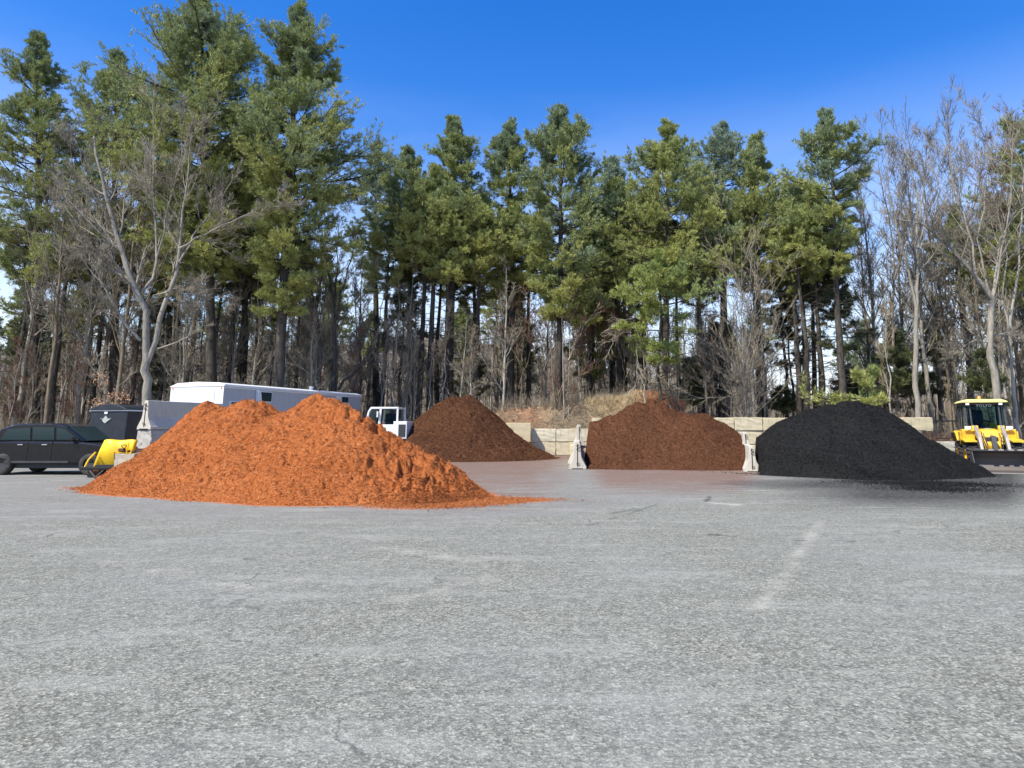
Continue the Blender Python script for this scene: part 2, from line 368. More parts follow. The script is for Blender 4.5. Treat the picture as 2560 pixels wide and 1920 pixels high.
class MB:
    """collects boxes, prisms and tubes in one mesh"""
    def __init__(s): s.v = []; s.f = []
    def raw(s, vs, fs):
        n = len(s.v); s.v += [tuple(v) for v in vs]; s.f += [tuple(i + n for i in f) for f in fs]; return s
    def box(s, c, size, rot=None):
        hx, hy, hz = (q / 2 for q in size)
        vs = [Vector((x, y, z)) for x in (-hx, hx) for y in (-hy, hy) for z in (-hz, hz)]
        if rot: vs = [Matrix.Rotation(rot[1], 3, rot[0]) @ v for v in vs]
        vs = [v + Vector(c) for v in vs]
        return s.raw(vs, [(0, 1, 3, 2), (4, 6, 7, 5), (0, 4, 5, 1), (2, 3, 7, 6), (0, 2, 6, 4), (1, 5, 7, 3)])
    def prism(s, poly, axis, a, b):
        n = len(poly)
        def p(u, v, w_):
            return {'x': (w_, u, v), 'y': (u, w_, v), 'z': (u, v, w_)}[axis]
        vs = [p(u, v, a) for u, v in poly] + [p(u, v, b) for u, v in poly]
        fs = [tuple(range(n)), tuple(range(2 * n - 1, n - 1, -1))] + [(i, i + n, (i + 1) % n + n, (i + 1) % n) for i in range(n)]
        return s.raw(vs, fs)
    def cyl(s, p0, p1, r0, r1=None, n=16):
        r1 = r0 if r1 is None else r1; p0 = Vector(p0); p1 = Vector(p1); d = (p1 - p0).normalized()
        u = d.orthogonal().normalized(); v_ = d.cross(u)
        vs = [p0 + r0 * (cos(2 * pi * i / n) * u + sin(2 * pi * i / n) * v_) for i in range(n)] + [p1 + r1 * (cos(2 * pi * i / n) * u + sin(2 * pi * i / n) * v_) for i in range(n)]
        return s.raw(vs, [tuple(range(n - 1, -1, -1)), tuple(range(n, 2 * n))] + [(i, (i + 1) % n, (i + 1) % n + n, i + n) for i in range(n)])
    def path(s, pts, r, n=8):
        for a, b in zip(pts[:-1], pts[1:]): s.cyl(a, b, r, r, n)
        return s
    def lathe(s, prof, c, axis='x', n=28):
        c = Vector(c); vs = []
        for (u, r) in prof:
            for i in range(n):
                a = 2 * pi * i / n
                vs.append(c + (Vector((u, r * cos(a), r * sin(a))) if axis == 'x' else Vector((r * cos(a), r * sin(a), u))))
        fs = [(k * n + i, k * n + (i + 1) % n, (k + 1) * n + (i + 1) % n, (k + 1) * n + i) for k in range(len(prof) - 1) for i in range(n)]
        return s.raw(vs, fs)
    def build(s, name, m, parent=None, bevel=0, smooth=False):
        import bmesh
        me = bpy.data.meshes.new(name); me.from_pydata(s.v, [], s.f); me.update()
        bm = bmesh.new(); bm.from_mesh(me); bmesh.ops.recalc_face_normals(bm, faces=bm.faces); bm.to_mesh(me); bm.free()
        me.materials.append(m)
        if smooth:
            for p in me.polygons: p.use_smooth = True
        o = bpy.data.objects.new(name, me); C.objects.link(o)
        if parent: o.parent = parent; KIDS.setdefault(parent.name, []).append(o)
        if bevel:
            b = o.modifiers.new('bevel', 'BEVEL'); b.width = bevel; b.segments = 2; b.limit_method = 'ANGLE'
        return o
def grid_obj(name, xs, ys, Z, m, attrs=None, smooth=True, parent=None):
    nx, ny = len(xs), len(ys); X, Y = np.meshgrid(xs, ys)
    V = np.stack([X, Y, Z], -1).reshape(-1, 3)
    i = (np.arange(ny - 1)[:, None] * nx + np.arange(nx - 1)[None, :]).ravel()
    Q = np.stack([i, i + 1, i + nx + 1, i + nx], 1)
    return mesh_np(name, V, Q, None, m, parent, attrs, smooth)

# ------------------------------------------------------------------ setting
def axis_(a, b, fine0, fine1, df, dc):
    return np.unique(np.concatenate([np.arange(a, fine0, dc), np.arange(fine0, fine1, df), np.arange(fine1, b + dc, dc)]))
gx = np.unique(np.concatenate([np.linspace(-1500, -120, 12), np.arange(-120, 120.1, 4), np.linspace(120, 1500, 12)]))
gy = np.unique(np.concatenate([np.linspace(-200, -20, 6), np.arange(-20, 160, 4), np.linspace(160, 2500, 14)]))
GX, GY = np.meshgrid(gx, gy)
GZ = -.05 + np.where(GY > 50, (fbm(GX, GY, .05, 3, 2) - .5) * .8 * np.clip((GY - 50) / 20, 0, 1), 0)
tag(grid_obj('ground', gx, gy, GZ, M['litter']), kind='structure', label='brown leaf-littered ground under the trees', cat='ground')

# pile plans: (px, py, depth) along the ridge
PILES = {
 'orange': dict(cones=[(575, 1013, 20.4, .66), (520.79, 997.46, 22.4, 0.94), (617.46, 1014.88, 19.79, 0.71), (603.69, 1023.09, 19.84, 0.58), (634.59, 1001.35, 19.58, 0.69), (761.53, 1057.66, 19.46, 0.5), (790.56, 996.55, 19.16, 0.92), (794.25, 988.66, 19.13, 0.61), (813.52, 992.28, 18.53, 0.81), (868.7, 1016.14, 17.43, 0.7), (921.65, 1138.71, 18.81, 0.95), (932.93, 1135.99, 17.26, 0.85), (1043.26, 1138.44, 16.94, 0.61), (1066.73, 1155.61, 16.19, 0.55)], x=(-13.8, -.5), y=(12.5, 25.5), res=.035),
 'brown': dict(cones=[(1098.99, 1004.01, 37.94, 0.77), (1170.28, 985.47, 37.58, 0.79), (1131.45, 989.19, 37.5, 0.8), (1166.12, 1023.33, 37.11, 0.5)], x=(-13.5, 1.5), y=(30, 39.6), res=.06),
 'rust': dict(cones=[(1486, 1054, 30.0, 0.64), (1528.0, 1040.0, 30.2, 0.62), (1593.89, 1007.37, 30.36, 0.68), (1641.9, 998.01, 30.65, 0.84), (1630.66, 999.14, 31.01, 0.62), (1702.7, 1028.2, 31.25, 0.67), (1724.0, 1034.95, 29.64, 0.58), (1753.7, 1031.94, 30.47, 0.73), (1793.67, 1051.74, 30.48, 0.83)], x=(.9, 8.6), y=(24.3, 36.4), res=.05),
 'black': dict(cones=[(1985, 1040, 25.5, .68), (2030, 1023, 25.5, .63), (2075, 1013, 25.5, .6), (2115, 1006, 25.5, .6), (2145, 1002, 25.5, .63), (2178, 1010, 25.6, .74)], x=(6.4, 16.9), y=(19.4, 31.5), res=.045),
}
def pile_h(key, X, Y):
    d = PILES[key]; H = np.full(X.shape, -9.0)
    for px, py, dep, s in d['cones']:
        p = at(px, py, dep); r0 = .25
        dist = np.sqrt((X - p[0]) ** 2 + (Y - p[1]) ** 2 + r0 ** 2) - r0 * .8
        # softmax-ish union
        h = p[2] - s * 1.10 * dist
        k = .16; m_ = np.maximum(H, h); H = m_ + k * np.log1p(np.exp(-np.abs(H - h) / k)) * .45
    if key == 'black': H = np.minimum(np.minimum(H, (X - (6.95 + (Y - 24.2) * .225)) * 9 + .1), (X - 7.1) * 1.1 + (Y - 23.5) * 1.2)
    if key == 'rust': H = np.minimum(H, np.minimum(((6.85 + (Y - 24.2) * .225) - X) * 9 + .1, (X - 1.2 - (Y - 25) * .045) * 9))
    return H

# asphalt lot with stain maps
ax = np.unique(np.concatenate([np.linspace(-60, -17, 12), np.arange(-17, 19, .12), np.linspace(19, 60, 12)]))
ay = np.unique(np.concatenate([np.linspace(-12, 1.2, 6), np.arange(1.2, 41, .12), [41.5]]))
AX, AY = np.meshgrid(ax, ay)
def near(key, fall): return np.clip(1 - (-pile_h(key, AX, AY)) / fall, 0, 1)
lx = fbm(AX, AY, .5, 4, 5)
front = lambda fall_b, key: near(key, fall_b)
sb = np.maximum(near('brown', 2.0) * .95, near('rust', 1.0) * .95)
# brown dust dragged in front of and between the piles
pyv = 1068 + 1750 * 1.55 / np.maximum(AY, 2); pxv = PX0 + F * AX / np.maximum(AY * .983 - .28, .5)
dust = np.interp(pyv, [1130, 1165, 1185, 1215, 1250, 1300], [.95, .92, .74, .62, .52, .0]) * np.clip((pxv - 960) / 120, 0, 1) * np.clip((1560 - pxv) / 240, 0, 1)
dust = np.maximum(dust, np.interp(pyv, [1150, 1178, 1200, 1225, 1250], [.95, .9, .68, .5, 0]) * np.clip((pxv - 1400) / 120, 0, 1) * np.clip((2000 - pxv) / 160, 0, 1))
dust = dust * (.82 + .36 * (fbm(AX * .5, AY, .7, 4, 12)))
sb = np.maximum(sb, np.clip(dust, 0, 1))
sor = near('orange', .16)
a0, b0 = gnd(1020, 1262), gnd(1340, 1250)
tt = np.clip(((AX - a0[0]) * (b0[0] - a0[0]) + (AY - a0[1]) * (b0[1] - a0[1])) / ((b0[0] - a0[0]) ** 2 + (b0[1] - a0[1]) ** 2), 0, 1)
dd = np.hypot(AX - a0[0] - tt * (b0[0] - a0[0]), AY - a0[1] - tt * (b0[1] - a0[1]))
sor = np.maximum(sor, np.clip(1 - dd / (1.0 - .5 * tt), 0, 1) ** .6)
gk = gnd(2270, 1212); sk = np.maximum(near('black', .5), np.clip(1.25 - np.hypot((AX - gk[0]) / 4.6, (AY - gk[1]) / 2.4), 0, 1) ** .7 * .98)
sk = np.maximum(sk, np.interp(pyv, [1170, 1195, 1232, 1246, 1280], [.9, 1, .85, .55, 0]) * np.clip((pxv - 1880) / 330, 0, 1) * np.clip((2620 - pxv) / 120, 0, 1))
smp = np.clip((AY - (12.2 + .10 * (AX + 3) ** 2 * (AX > -3) + .35 * np.sin(AX * .9) + (lx - .5) * 1.2)) / .35, 0, 1) * np.clip((16 - AX) / 4, 0, 1)
ln = np.zeros_like(AX)
def seg(p, q, w0, amp):
    p = gnd(*p); q = gnd(*q)
    tt = np.clip(((AX - p[0]) * (q[0] - p[0]) + (AY - p[1]) * (q[1] - p[1])) / ((q[0] - p[0]) ** 2 + (q[1] - p[1]) ** 2), 0, 1)
    d_ = np.hypot(AX - p[0] - tt * (q[0] - p[0]), AY - p[1] - tt * (q[1] - p[1]))
    return np.clip(1 - d_ / w0, 0, 1) * amp
for sgm in (((2055, 1300), (1900, 1520), .2, .55), ((250, 1400), (640, 1470), .3, .42), ((640, 1470), (960, 1400), .3, .3), ((950, 1370), (1180, 1400), .35, .5), ((1760, 1255), (1840, 1262), .3, .8), ((1000, 1500), (1250, 1440), .35, .5), ((300, 1700), (900, 1830), .2, .25)):
    ln = np.maximum(ln, seg(*sgm))
dk = np.zeros_like(AX)
for sgm in (((1770, 1336), (1840, 1340), .18, .9), ((1980, 1350), (2010, 1352), .12, .8), ((2090, 1352), (2130, 1354), .1, .9), ((2070, 1395), (2150, 1412), .06, .9), ((1530, 1283), (1640, 1262), .1, .7), ((1100, 1308), (1480, 1312), .12, .55), ((1060, 1270), (1130, 1302), .1, .4), ((1480, 1312), (1640, 1262), .12, .65), ((1765, 1255), (1775, 1240), .1, 1.0), ((1700, 1240), (1740, 1225), .06, .8), ((2000, 1215), (2040, 1212), .15, .9), ((700, 1330), (760, 1333), .1, .7)):
    dk = np.maximum(dk, seg(*sgm))
tag(grid_obj('parking_lot', ax, ay, np.zeros_like(AX) + (fbm(AX, AY, .25, 3, 8) - .5) * .02 * (np.abs(AX) < 17), M['asphalt'],
    dict(stain_brown=sb.ravel(), stain_orange=sor.ravel(), stain_black=sk.ravel(), smooth_patch=smp.ravel(), line_dust=ln.ravel(), dark_spot=dk.ravel())),
    kind='structure', label='worn grey asphalt lot stained with mulch dust', cat='pavement')

# berm behind the block wall
bx = np.arange(-6, 11.01, .12); by = np.arange(37.6, 50.01, .15); BX, BY = np.meshgrid(bx, by)
def bump_at(px, py, Y, sx, sy):
    p = at(px, py, Y); return p[2] * np.exp(-((BX - p[0]) / sx) ** 2 - ((BY - p[1]) / sy) ** 2)
bpx = PX0 + F * BX / (BY * cos(PITCH)); sm_s = lambda v: np.clip(v, 0, 1) ** 2 * (3 - 2 * np.clip(v, 0, 1))
cy_ = np.interp(bpx, [1190, 1250, 1340, 1420, 1480, 1540, 1600, 1645, 1700, 1750, 1800], [1066, 1020, 1013, 1014, 1003, 997, 991, 983, 1003, 1036, 1066])
BZ = (CAMH + (1068 - cy_) / F * 43.0) * sm_s((BY - 40.7) / 2.6) * (1 - sm_s((BY - 44.5) / 4)) * np.clip((1068 - cy_) / 12, 0, 1)
BZ = BZ * (0.92 + .16 * fbm(BX, BY, 1.2, 4, 3)) - .15
og = np.clip(1.3 - np.abs(BX - at(1295, 1030, 42)[0]) / 1.9, 0, 1) * np.clip(1.4 * fbm(BX, BY, .9, 4, 7), 0, 1) + np.clip(1.2 - np.abs(BX - at(1690, 1000, 41)[0]) / 2, 0, 1) * .8
tag(grid_obj('dirt_bank', bx, by, BZ, M['berm'], dict(orange=np.clip(og, 0, 1).ravel())), kind='structure', label='brown earth bank rising behind the low block wall', cat='bank')
def berm_z(x, y):
    i = np.clip(((x - bx[0]) / .12).astype(int), 0, len(bx) - 1); j = np.clip(((y - by[0]) / .15).astype(int), 0, len(by) - 1); return BZ[j, i]

# far wooded hill
hx = np.linspace(-420, 420, 140); hy = np.linspace(230, 700, 40); HX, HY = np.meshgrid(hx, hy)
prof = np.interp(HX, [-420, -200, -120, -60, -20, 40, 90, 150, 260, 420], [40, 44, 50, 56, 46, 30, 22, 18, 22, 26])
HZ = prof * np.clip((HY - 230) / 160, 0, 1) ** .8 + (fbm(HX, HY, .05, 4, 4) - .5) * 8 - 2
tag(grid_obj('far_hill', hx, hy, HZ, M['farhill']), kind='structure', label='brown wooded hill far behind the trees', cat='hill')

# ------------------------------------------------------------------ mulch piles
def build_pile(key, name, label, m, rough_amp, clod, nchips, seed, chip=(.05, .015), spill=None, tonek=1.):
    rng = np.random.default_rng(seed); d = PILES[key]; r = d['res']
    xs = np.arange(d['x'][0], d['x'][1], r); ys = np.arange(d['y'][0], d['y'][1], r); X, Y = np.meshgrid(xs, ys)
    def H(X, Y):
        wx = (fbm(X, Y, .7, 3, seed) - .5) * .55; wy = (fbm(X, Y, .7, 3, seed + 40) - .5) * .55
        h = pile_h(key, X + wx, Y + wy)
        body = np.clip(h / .35, 0, 1)
        n1 = fbm(X, Y, 1.1, 5, seed + 1) - .5; n2 = fbm(X, Y, 4.5, 4, seed + 2) - .5; n3 = fbm(X, Y, 13, 3, seed + 3) - .5
        h = h + body * rough_amp * (n1 * .55 + n2 * .30 + n3 * .30)
        pk = np.clip((fbm(X + .35 * Y, Y * 1.5 - .2 * X, 3.4, 4, seed + 6) - .63) / .05, 0, 1)
        h = h - body * rough_amp * .32 * pk
        if clod:
            for (px, py, dep, rad, amp) in clod:
                p = at(px, py, dep); k = np.exp(-(((X - p[0]) / rad) ** 2 + ((Y - p[1]) / rad) ** 2))
                cl = fbm(X, Y, 3.1, 3, seed + 9); st = np.clip((cl - .47) / .05, 0, 1)
                cl2 = fbm(X, Y, 7.5, 2, seed + 11); st2 = np.clip((cl2 - .5) / .08, 0, 1)
                h = h + k * amp * (st * 1.0 + st2 * .5 - .7) * body
        return h
    Z = H(X, Y); Z = np.where(Z < 0, np.maximum(Z, -.06), Z)
    i = (np.arange(len(ys) - 1)[:, None] * len(xs) + np.arange(len(xs) - 1)[None, :]).ravel()
    Q = np.stack([i, i + 1, i + len(xs) + 1, i + len(xs)], 1)
    zf = Z.ravel(); keep = (zf[Q] > -.055).any(1); Q = Q[keep]
    V = np.stack([X, Y, Z], -1).reshape(-1, 3)
    us = np.unique(Q); mp_ = np.zeros(len(V), int); mp_[us] = np.arange(len(us)); V = V[us]; Q = mp_[Q]
    tone = np.full(len(V), .5)
    # loose chips lying on the surface and strewn round the foot
    cx = rng.uniform(d['x'][0], d['x'][1], nchips * 3); cy = rng.uniform(d['y'][0], d['y'][1] - 2, nchips * 3)
    hz = H(cx, cy); k = (hz > .0) | ((hz > -.22) & (rng.random(len(hz)) < np.exp(hz * 14) * .5)); cx, cy, hz = cx[k][:nchips], cy[k][:nchips], hz[k][:nchips]
    if spill:
        for (p, q, wd, n) in spill:
            p = gnd(*p); q = gnd(*q); t_ = rng.normal(.40, .27, n); sg = rng.normal(size=n) * wd * np.clip(1 - .6 * np.abs(t_ - .3), .2, 1)
            dx, dy = (q - p)[:2] / np.linalg.norm((q - p)[:2])
            cx = np.concatenate([cx, p[0] + (q[0] - p[0]) * t_ - dy * sg]); cy = np.concatenate([cy, p[1] + (q[1] - p[1]) * t_ + dx * sg]); hz = np.concatenate([hz, np.zeros(n)])
        hz = np.maximum(hz, H(cx, cy))
    hz = np.maximum(hz, .004) + rng.uniform(0, .012, len(hz)); n = len(cx)
    c0 = np.stack([cx, cy, hz], 1); dr = rng.normal(size=(n, 3)); dr[:, 2] *= .35; dr /= np.linalg.norm(dr, axis=1, keepdims=True)
    up = rng.normal(size=(n, 3)) * .38 + np.array([0, -.35, 1.]); sd_ = np.cross(dr, up); sd_ /= np.linalg.norm(sd_, axis=1, keepdims=True)
    l = rng.uniform(.4, 1.3, (n, 1)) * chip[0] / 2; w_ = rng.uniform(.5, 1.5, (n, 1)) * chip[1] / 2
    CV = np.stack([c0 - dr * l - sd_ * w_, c0 + dr * l - sd_ * w_ * .6, c0 + dr * l + sd_ * w_ * .6, c0 - dr * l + sd_ * w_], 1).reshape(-1, 3)
    CQ = np.arange(n * 4).reshape(n, 4) + len(V); ct = np.repeat(np.clip(rng.normal(.5, .28, n), 0, 1), 4)
    o = mesh_np(name, np.concatenate([V, CV]), np.concatenate([Q, CQ]), None, m, None, dict(tone=np.concatenate([tone, ct])), False)
    sm = np.zeros(len(o.data.polygons), bool); sm[:len(Q)] = True; o.data.polygons.foreach_set('use_smooth', sm)
    return tag(o, label, 'mulch pile', 'mulch piles')
build_pile('orange', 'mulch_pile', 'bright orange mulch pile with lumpy twin peaks, nearest and widest', M['orange_mulch'], .34,
    [(1040, 1130, 16.7, 1.0, .17), (1110, 1160, 16.0, .9, .14), (640, 1010, 19.8, .8, .12), (850, 1010, 18.2, .9, .11), (930, 1060, 17.4, .9, .11), (960, 1190, 15.3, 1.0, .09), (770, 995, 18.8, .5, .08), (840, 1090, 17, .6, .11)],
    120000, 11, (.040, .014), [((1000, 1262), (1310, 1252), .42, 20000), ((1100, 1245), (1400, 1250), .30, 4000), ((240, 1222), (170, 1219), .25, 700)])
build_pile('brown', 'mulch_pile', 'dark brown steep mulch pile beside the white truck', M['brown_mulch'], .24, [(1330, 1128, 34.6, .7, .12), (1220, 1142, 33.2, .7, .10)], 60000, 23, (.06, .022))
build_pile('rust', 'mulch_pile', 'reddish brown mulch pile between the two barrier rows', M['rust_mulch'], .22, [(1620, 1010, 31, 1.0, .13), (1500, 1075, 29.5, .7, .09)], 90000, 37, (.042, .018))
build_pile('black', 'mulch_pile', 'smooth black mulch pile beside the yellow loader', M['black_mulch'], .16, [(2120, 1010, 25.5, 1.2, .06)], 60000, 51, (.045, .018), [((2180, 1206), (2520, 1214), .8, 9000), ((2250, 1222), (2500, 1226), .5, 2500), ((1900, 1186), (2300, 1204), .25, 2500)])

# ------------------------------------------------------------------ blocks and barriers
def rough_block(name, label, cx, cy, z0, lx_, ly_, h, rz, m, group, seed, part=None):
    rng = random.Random(seed)
    mb = MB(); e = lambda: rng.uniform(-.014, .014)
    hx_, hy_ = lx_ / 2 - .011, ly_ / 2 - .006
    nx, nz = 5, 4; vs = []; fs = []
    # subdivided box with slightly chipped edges and lifting-ring recess line
    import bmesh
    bm = bmesh.new(); bmesh.ops.create_cube(bm, size=1); bmesh.ops.scale(bm, verts=bm.verts, vec=(2 * hx_, 2 * hy_, h - .02))
    bmesh.ops.bevel(bm, geom=[x for x in bm.edges], offset=.025, segments=2, affect='EDGES')
    bmesh.ops.subdivide_edges(bm, edges=[x for x in bm.edges if x.calc_length() > .3], cuts=4, use_grid_fill=True)
    for v in bm.verts:
        v.co += Vector((e(), e(), e())) * .8
        if rng.random() < .05: v.co *= .965
    bmesh.ops.translate(bm, verts=bm.verts, vec=(0, 0, h / 2))
    me = bpy.data.meshes.new(name); bm.to_mesh(me); bm.free(); me.materials.append(m)
    for p in me.polygons: p.use_smooth = False
    o = bpy.data.objects.new(name, me); C.objects.link(o); o.location = (cx, cy, z0); o.rotation_euler = (0, 0, rz)
    return tag(o, label, 'concrete block', group)
GB = 'concrete blocks of the retaining wall'
sdn = 100
# left part of the back wall, two courses
Yw = 40.0; wleft = at(1120, 1100, Yw)[0]; bw = 1.37
xj = at(1390, 1100, Yw)[0]
words_l = {0: 'between the brown pile and the barrier', 1: ''}
k = 0
for ci, (z0, off) in enumerate(((0, 0), (.74, 0))):
    for j in range(-3, 2):
        cx = xj + bw * (j + .5)
        if cx < -4.5: continue
        lab = {(0, -1): 'pale block in the bottom course right of the dark brown pile foot',
               (0, 0): 'pale block in the bottom course just left of the middle barriers',
               (1, -1): 'pale cracked block in the top course beside the taller block',
               (1, 0): 'yellowish stained block in the top course left of the middle barriers'}.get((ci, j), 'pale concrete block of the low back wall half hidden by mulch')
        if ci == 1 and j == -2: continue
        k += 1
        rough_block('concrete_block', lab, cx, Yw + .4, z0, bw, .74, .73, 0, M['concrete'], GB, 200 + k)
px1 = at(1300, 1080, 39.2)
rough_block('concrete_block', 'tall pale block standing highest at the left end of the low wall', px1[0] - .1, 39.75, .74, 1.42, .9, 1.05, 0, M['concrete'], GB, 333)
# right part of the back wall, three courses
Yr = 36.6; x0 = at(1481, 1045, Yr)[0]; x1 = at(2333, 1050, Yr)[0]; nb = round((x1 - x0) / 1.5); bw = (x1 - x0) / nb
rr = random.Random(5)
for ci in range(3):
    for j in range(nb):
        pxc = PX0 + (x0 + bw * (j + .5)) / Yr * F
        if 1560 < pxc < 1680 or 2010 < pxc < 2200: continue
        if ci < 2 and not (1780 < pxc < 1950): 
            if not (pxc > 2300): continue
        if pxc < 1560: lab = 'grey white block peeking above the left flank of the reddish pile'
        elif pxc < 1790: lab = 'pale block top showing above the right flank of the reddish pile'
        elif pxc < 1870 and ci == 2: lab = 'long yellowish block in the top course between reddish and black piles'
        elif pxc < 2000 and ci == 2: lab = 'pale block in the top course against the left flank of the black pile'
        elif pxc < 2000: lab = 'pale lower block seen behind the right barriers'
        elif pxc < 2300: lab = 'pale block emerging above the right flank of the black pile'
        else: lab = 'ribbed pale block at the right end of the back wall'
        rough_block('concrete_block', lab, x0 + bw * (j + .5), Yr + .4 + rr.uniform(-.03, .03), ci * .685, bw, .74, .68 + rr.uniform(-.02, .015) * (ci == 2), 0, M['concrete'], GB, 400 + ci * 40 + j)
# far right low row
p = at(2338, 1155, 30.8)
for ci in range(2):
    for j in range(3):
        rough_block('concrete_block', ['white block in the lower row behind the loader wheel', 'white block in the upper row left of the loader'][ci] if j == 0 else 'white block of the low row hidden behind the loader', p[0] + .85 * (j * 1.0) + .45 * 1 + j * .55, 31.2, ci * .47, 1.38, .7, .465, 0, M['barrier_concrete'], 'low row of white blocks by the loader', 600 + ci * 5 + j)

def make_barrier(h=.81, Lb=3.66, wid=.61):
    root = thing('jersey_barrier', 'x', 'barrier', group='concrete barriers')
    k = h / .81; hw = wid / 2
    half = [(hw, 0), (hw, .075 * k), (hw * .93, .10 * k), (hw * .50, .31 * k), (hw * .42, .38 * k), (hw * .31, .74 * k), (hw * .25, .80 * k), (hw * .18, .81 * k)]
    poly = half + [(-x, z) for x, z in reversed(half)]
    n = len(poly); ys_ = np.linspace(0, Lb, 9); vs = []; fs = []; rr = random.Random(3)
    for y in ys_:
        for (x, z) in poly: vs.append((x + rr.uniform(-.006, .006), y, z))
    for a in range(8):
        for i in range(n): fs.append((a * n + i, a * n + (i + 1) % n, (a + 1) * n + (i + 1) % n, (a + 1) * n + i))
    fs += [tuple(range(n)), tuple(range(9 * n - 1, 8 * n - 1, -1))]
    MB().raw(vs, fs).build('body', M['barrier_concrete'], root, bevel=.012)
    MB().box((0, -.002, h * .5), (.028, .02, h * .82)).build('slot', M['black_gap'], root)
    for z in (.16, .58, .68):
        mb = MB(); pts = [Vector((.045 * sin(a) + .02, -.02 - .035 * cos(a / 2) ** 2, z * k + .03 * cos(a))) for a in np.linspace(-2.6, 2.6, 9)]
        mb.path(pts, .009, 6).build('rebar_loop', M['rebar'], root)
    MB().box((0, .1, .012), (.36, .24, .028)).build('base_notch', M['black_gap'], root)
    return root
bar0 = make_barrier(); used = [0]
def barrier(label, x, y, z, ang, sz=1.0, sw=1.0):
    o = bar0 if not used[0] else copy_tree(bar0); used[0] = 1
    o.location = (x, y, z); o.rotation_euler = (0, 0, ang); o.scale = (sw, 1, sz); o['label'] = label; return o
p = at(359, 1072, 25.0)
barrier('grey barrier raised on blocks at the left of the orange pile, long side shaded', p[0], 25.0, 1.47, -math.atan2(1.1, 3.7), 1.25, 1.0)
p = gnd(1444, 1173); barrier('white barrier on the asphalt nearest the middle gap, dark slot in its end', p[0], p[1], 0, -.045, 1.26, 1.08)
barrier('white barrier just behind the nearest middle one, set slightly left', p[0] + .06, p[1] + 3.75, 0, -.045, 1.2, 1.12)
p2 = at(1448, 1064, 33.2); barrier('narrow topped barrier raised on a block behind the middle barriers', p2[0], 33.2, .70, -.02, 1.20, .8)
rough_block('concrete_block', 'block carrying the raised barrier in the middle row', p2[0], 33.2 + .9, 0, .74, 1.7, .69, 0, M['concrete'], GB, 701)
rough_block('concrete_block', 'second block under the raised barrier in the middle row', p2[0] + .02, 33.2 + 2.7, 0, .74, 1.7, .69, 0, M['concrete'], GB, 702)
p = gnd(1882, 1180); barrier('white barrier on the asphalt at the left foot of the black pile', p[0], p[1], 0, -.22, 1.1, 1.0)
p2 = at(1866, 1130, 28.5); barrier('white barrier raised behind the one at the black pile foot', p2[0], 28.5, .60, -.22, .92, 1.02)
rough_block('concrete_block', 'block hidden under the raised barrier beside the black pile', p2[0] + .2, 28.5 + .9, 0, .62, 1.7, .59, -.22, M['concrete'], GB, 703)
rough_block('concrete_block', 'second block under the raised barrier beside the black pile', p2[0] + .6, 28.5 + 2.7, 0, .62, 1.7, .59, -.22, M['concrete'], GB, 704)
# left stack under the raised barrier
ang = -math.atan2(1.1, 3.7); dv = np.array([sin(-ang), cos(ang)])
p = at(361, 1072, 25.0)[:2]
labs = ['weathered grey block directly under the raised barrier end', 'rear upper block under the raised barrier']
for i in range(2):
    c = p + dv * (.75 + 1.5 * i)
    rough_block('concrete_block', labs[i], c[0], c[1], .735, .66, 1.48, .72, ang, M['grey_concrete'], 'blocks beside the orange pile', 720 + i)
    rough_block('concrete_block', ['lower block beneath the grey upper block', 'rear lower block under the raised barrier'][i], c[0], c[1], 0, .66, 1.48, .73, ang, M['grey_concrete'], 'blocks beside the orange pile', 730 + i)
pf = gnd(316, 1196); rough_block('concrete_block', 'low front block beside the yellow plow with rusty scrap on top', pf[0] + .05, pf[1] + .75, 0, .82, 1.5, .75, ang, M['grey_concrete'], 'blocks beside the orange pile', 741)
fb = (pf[0] + .05, pf[1] + .3)
t_ = thing('scrap_coupler', 'rusty metal coupler with a ring lying on the front block', 'scrap metal', (fb[0] - .12, fb[1] - .28, .775))
MB().box((.05, .15, .04), (.75, .1, .06)).box((-.25, .12, .08), (.16, .14, .09)).box((.32, .2, .09), (.2, .1, .06)).build('bar', M['rust'], t_, .008)
MB().path([Vector((-.12, .0, .02)), Vector((-.12, 0, .12)), Vector((-.20, 0, .19)), Vector((-.19, 0, .23)), Vector((-.06, 0, .23)), Vector((-.05, 0, .19)), Vector((-.12, 0, .12))], .012).build('ring', M['rebar'], t_)
MB().path([Vector((-.2, -.32, .02)), Vector((-.18, -.34, -.12)), Vector((-.15, -.34, -.2))], .012).build('hook', M['rebar'], t_)

# ------------------------------------------------------------------ office trailer
near_c = np.array([at(562, 957, 32.0)[0], 32.0]); H_tr = at(562, 957, 32.0)[2]
far_c = np.array([at(903, 985, 42.8)[0], 42.8]); dvv = far_c - near_c; Ltr = np.linalg.norm(dvv); dvv /= Ltr
ang = math.atan2(dvv[1], dvv[0]) - pi / 2     # local +Y along the trailer
tr = thing('office_trailer', 'long white office trailer behind the orange pile', 'trailer', (near_c[0], near_c[1], 0), ang)
W = 3.0; zb = .75
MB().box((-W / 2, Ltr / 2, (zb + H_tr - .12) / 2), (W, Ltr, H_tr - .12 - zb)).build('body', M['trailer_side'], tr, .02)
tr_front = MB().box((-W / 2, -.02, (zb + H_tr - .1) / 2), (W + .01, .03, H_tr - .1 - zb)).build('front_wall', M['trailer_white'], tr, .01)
rf = MB(); poly = [(-W - .05, H_tr - .16), (.05, H_tr - .16), (.05, H_tr - .06), (-.25, H_tr + .02), (-W / 2, H_tr + .07), (-W + .35, H_tr + .02), (-W - .05, H_tr - .12)]
rf.prism(poly, 'y', -.06, Ltr + .05).build('roof', M['truck_white'], tr, .02)
MB().box((.02, Ltr / 2, H_tr - .2), (.03, Ltr, .05)).build('trim', M['white_trim'], tr)
sb_ = MB()
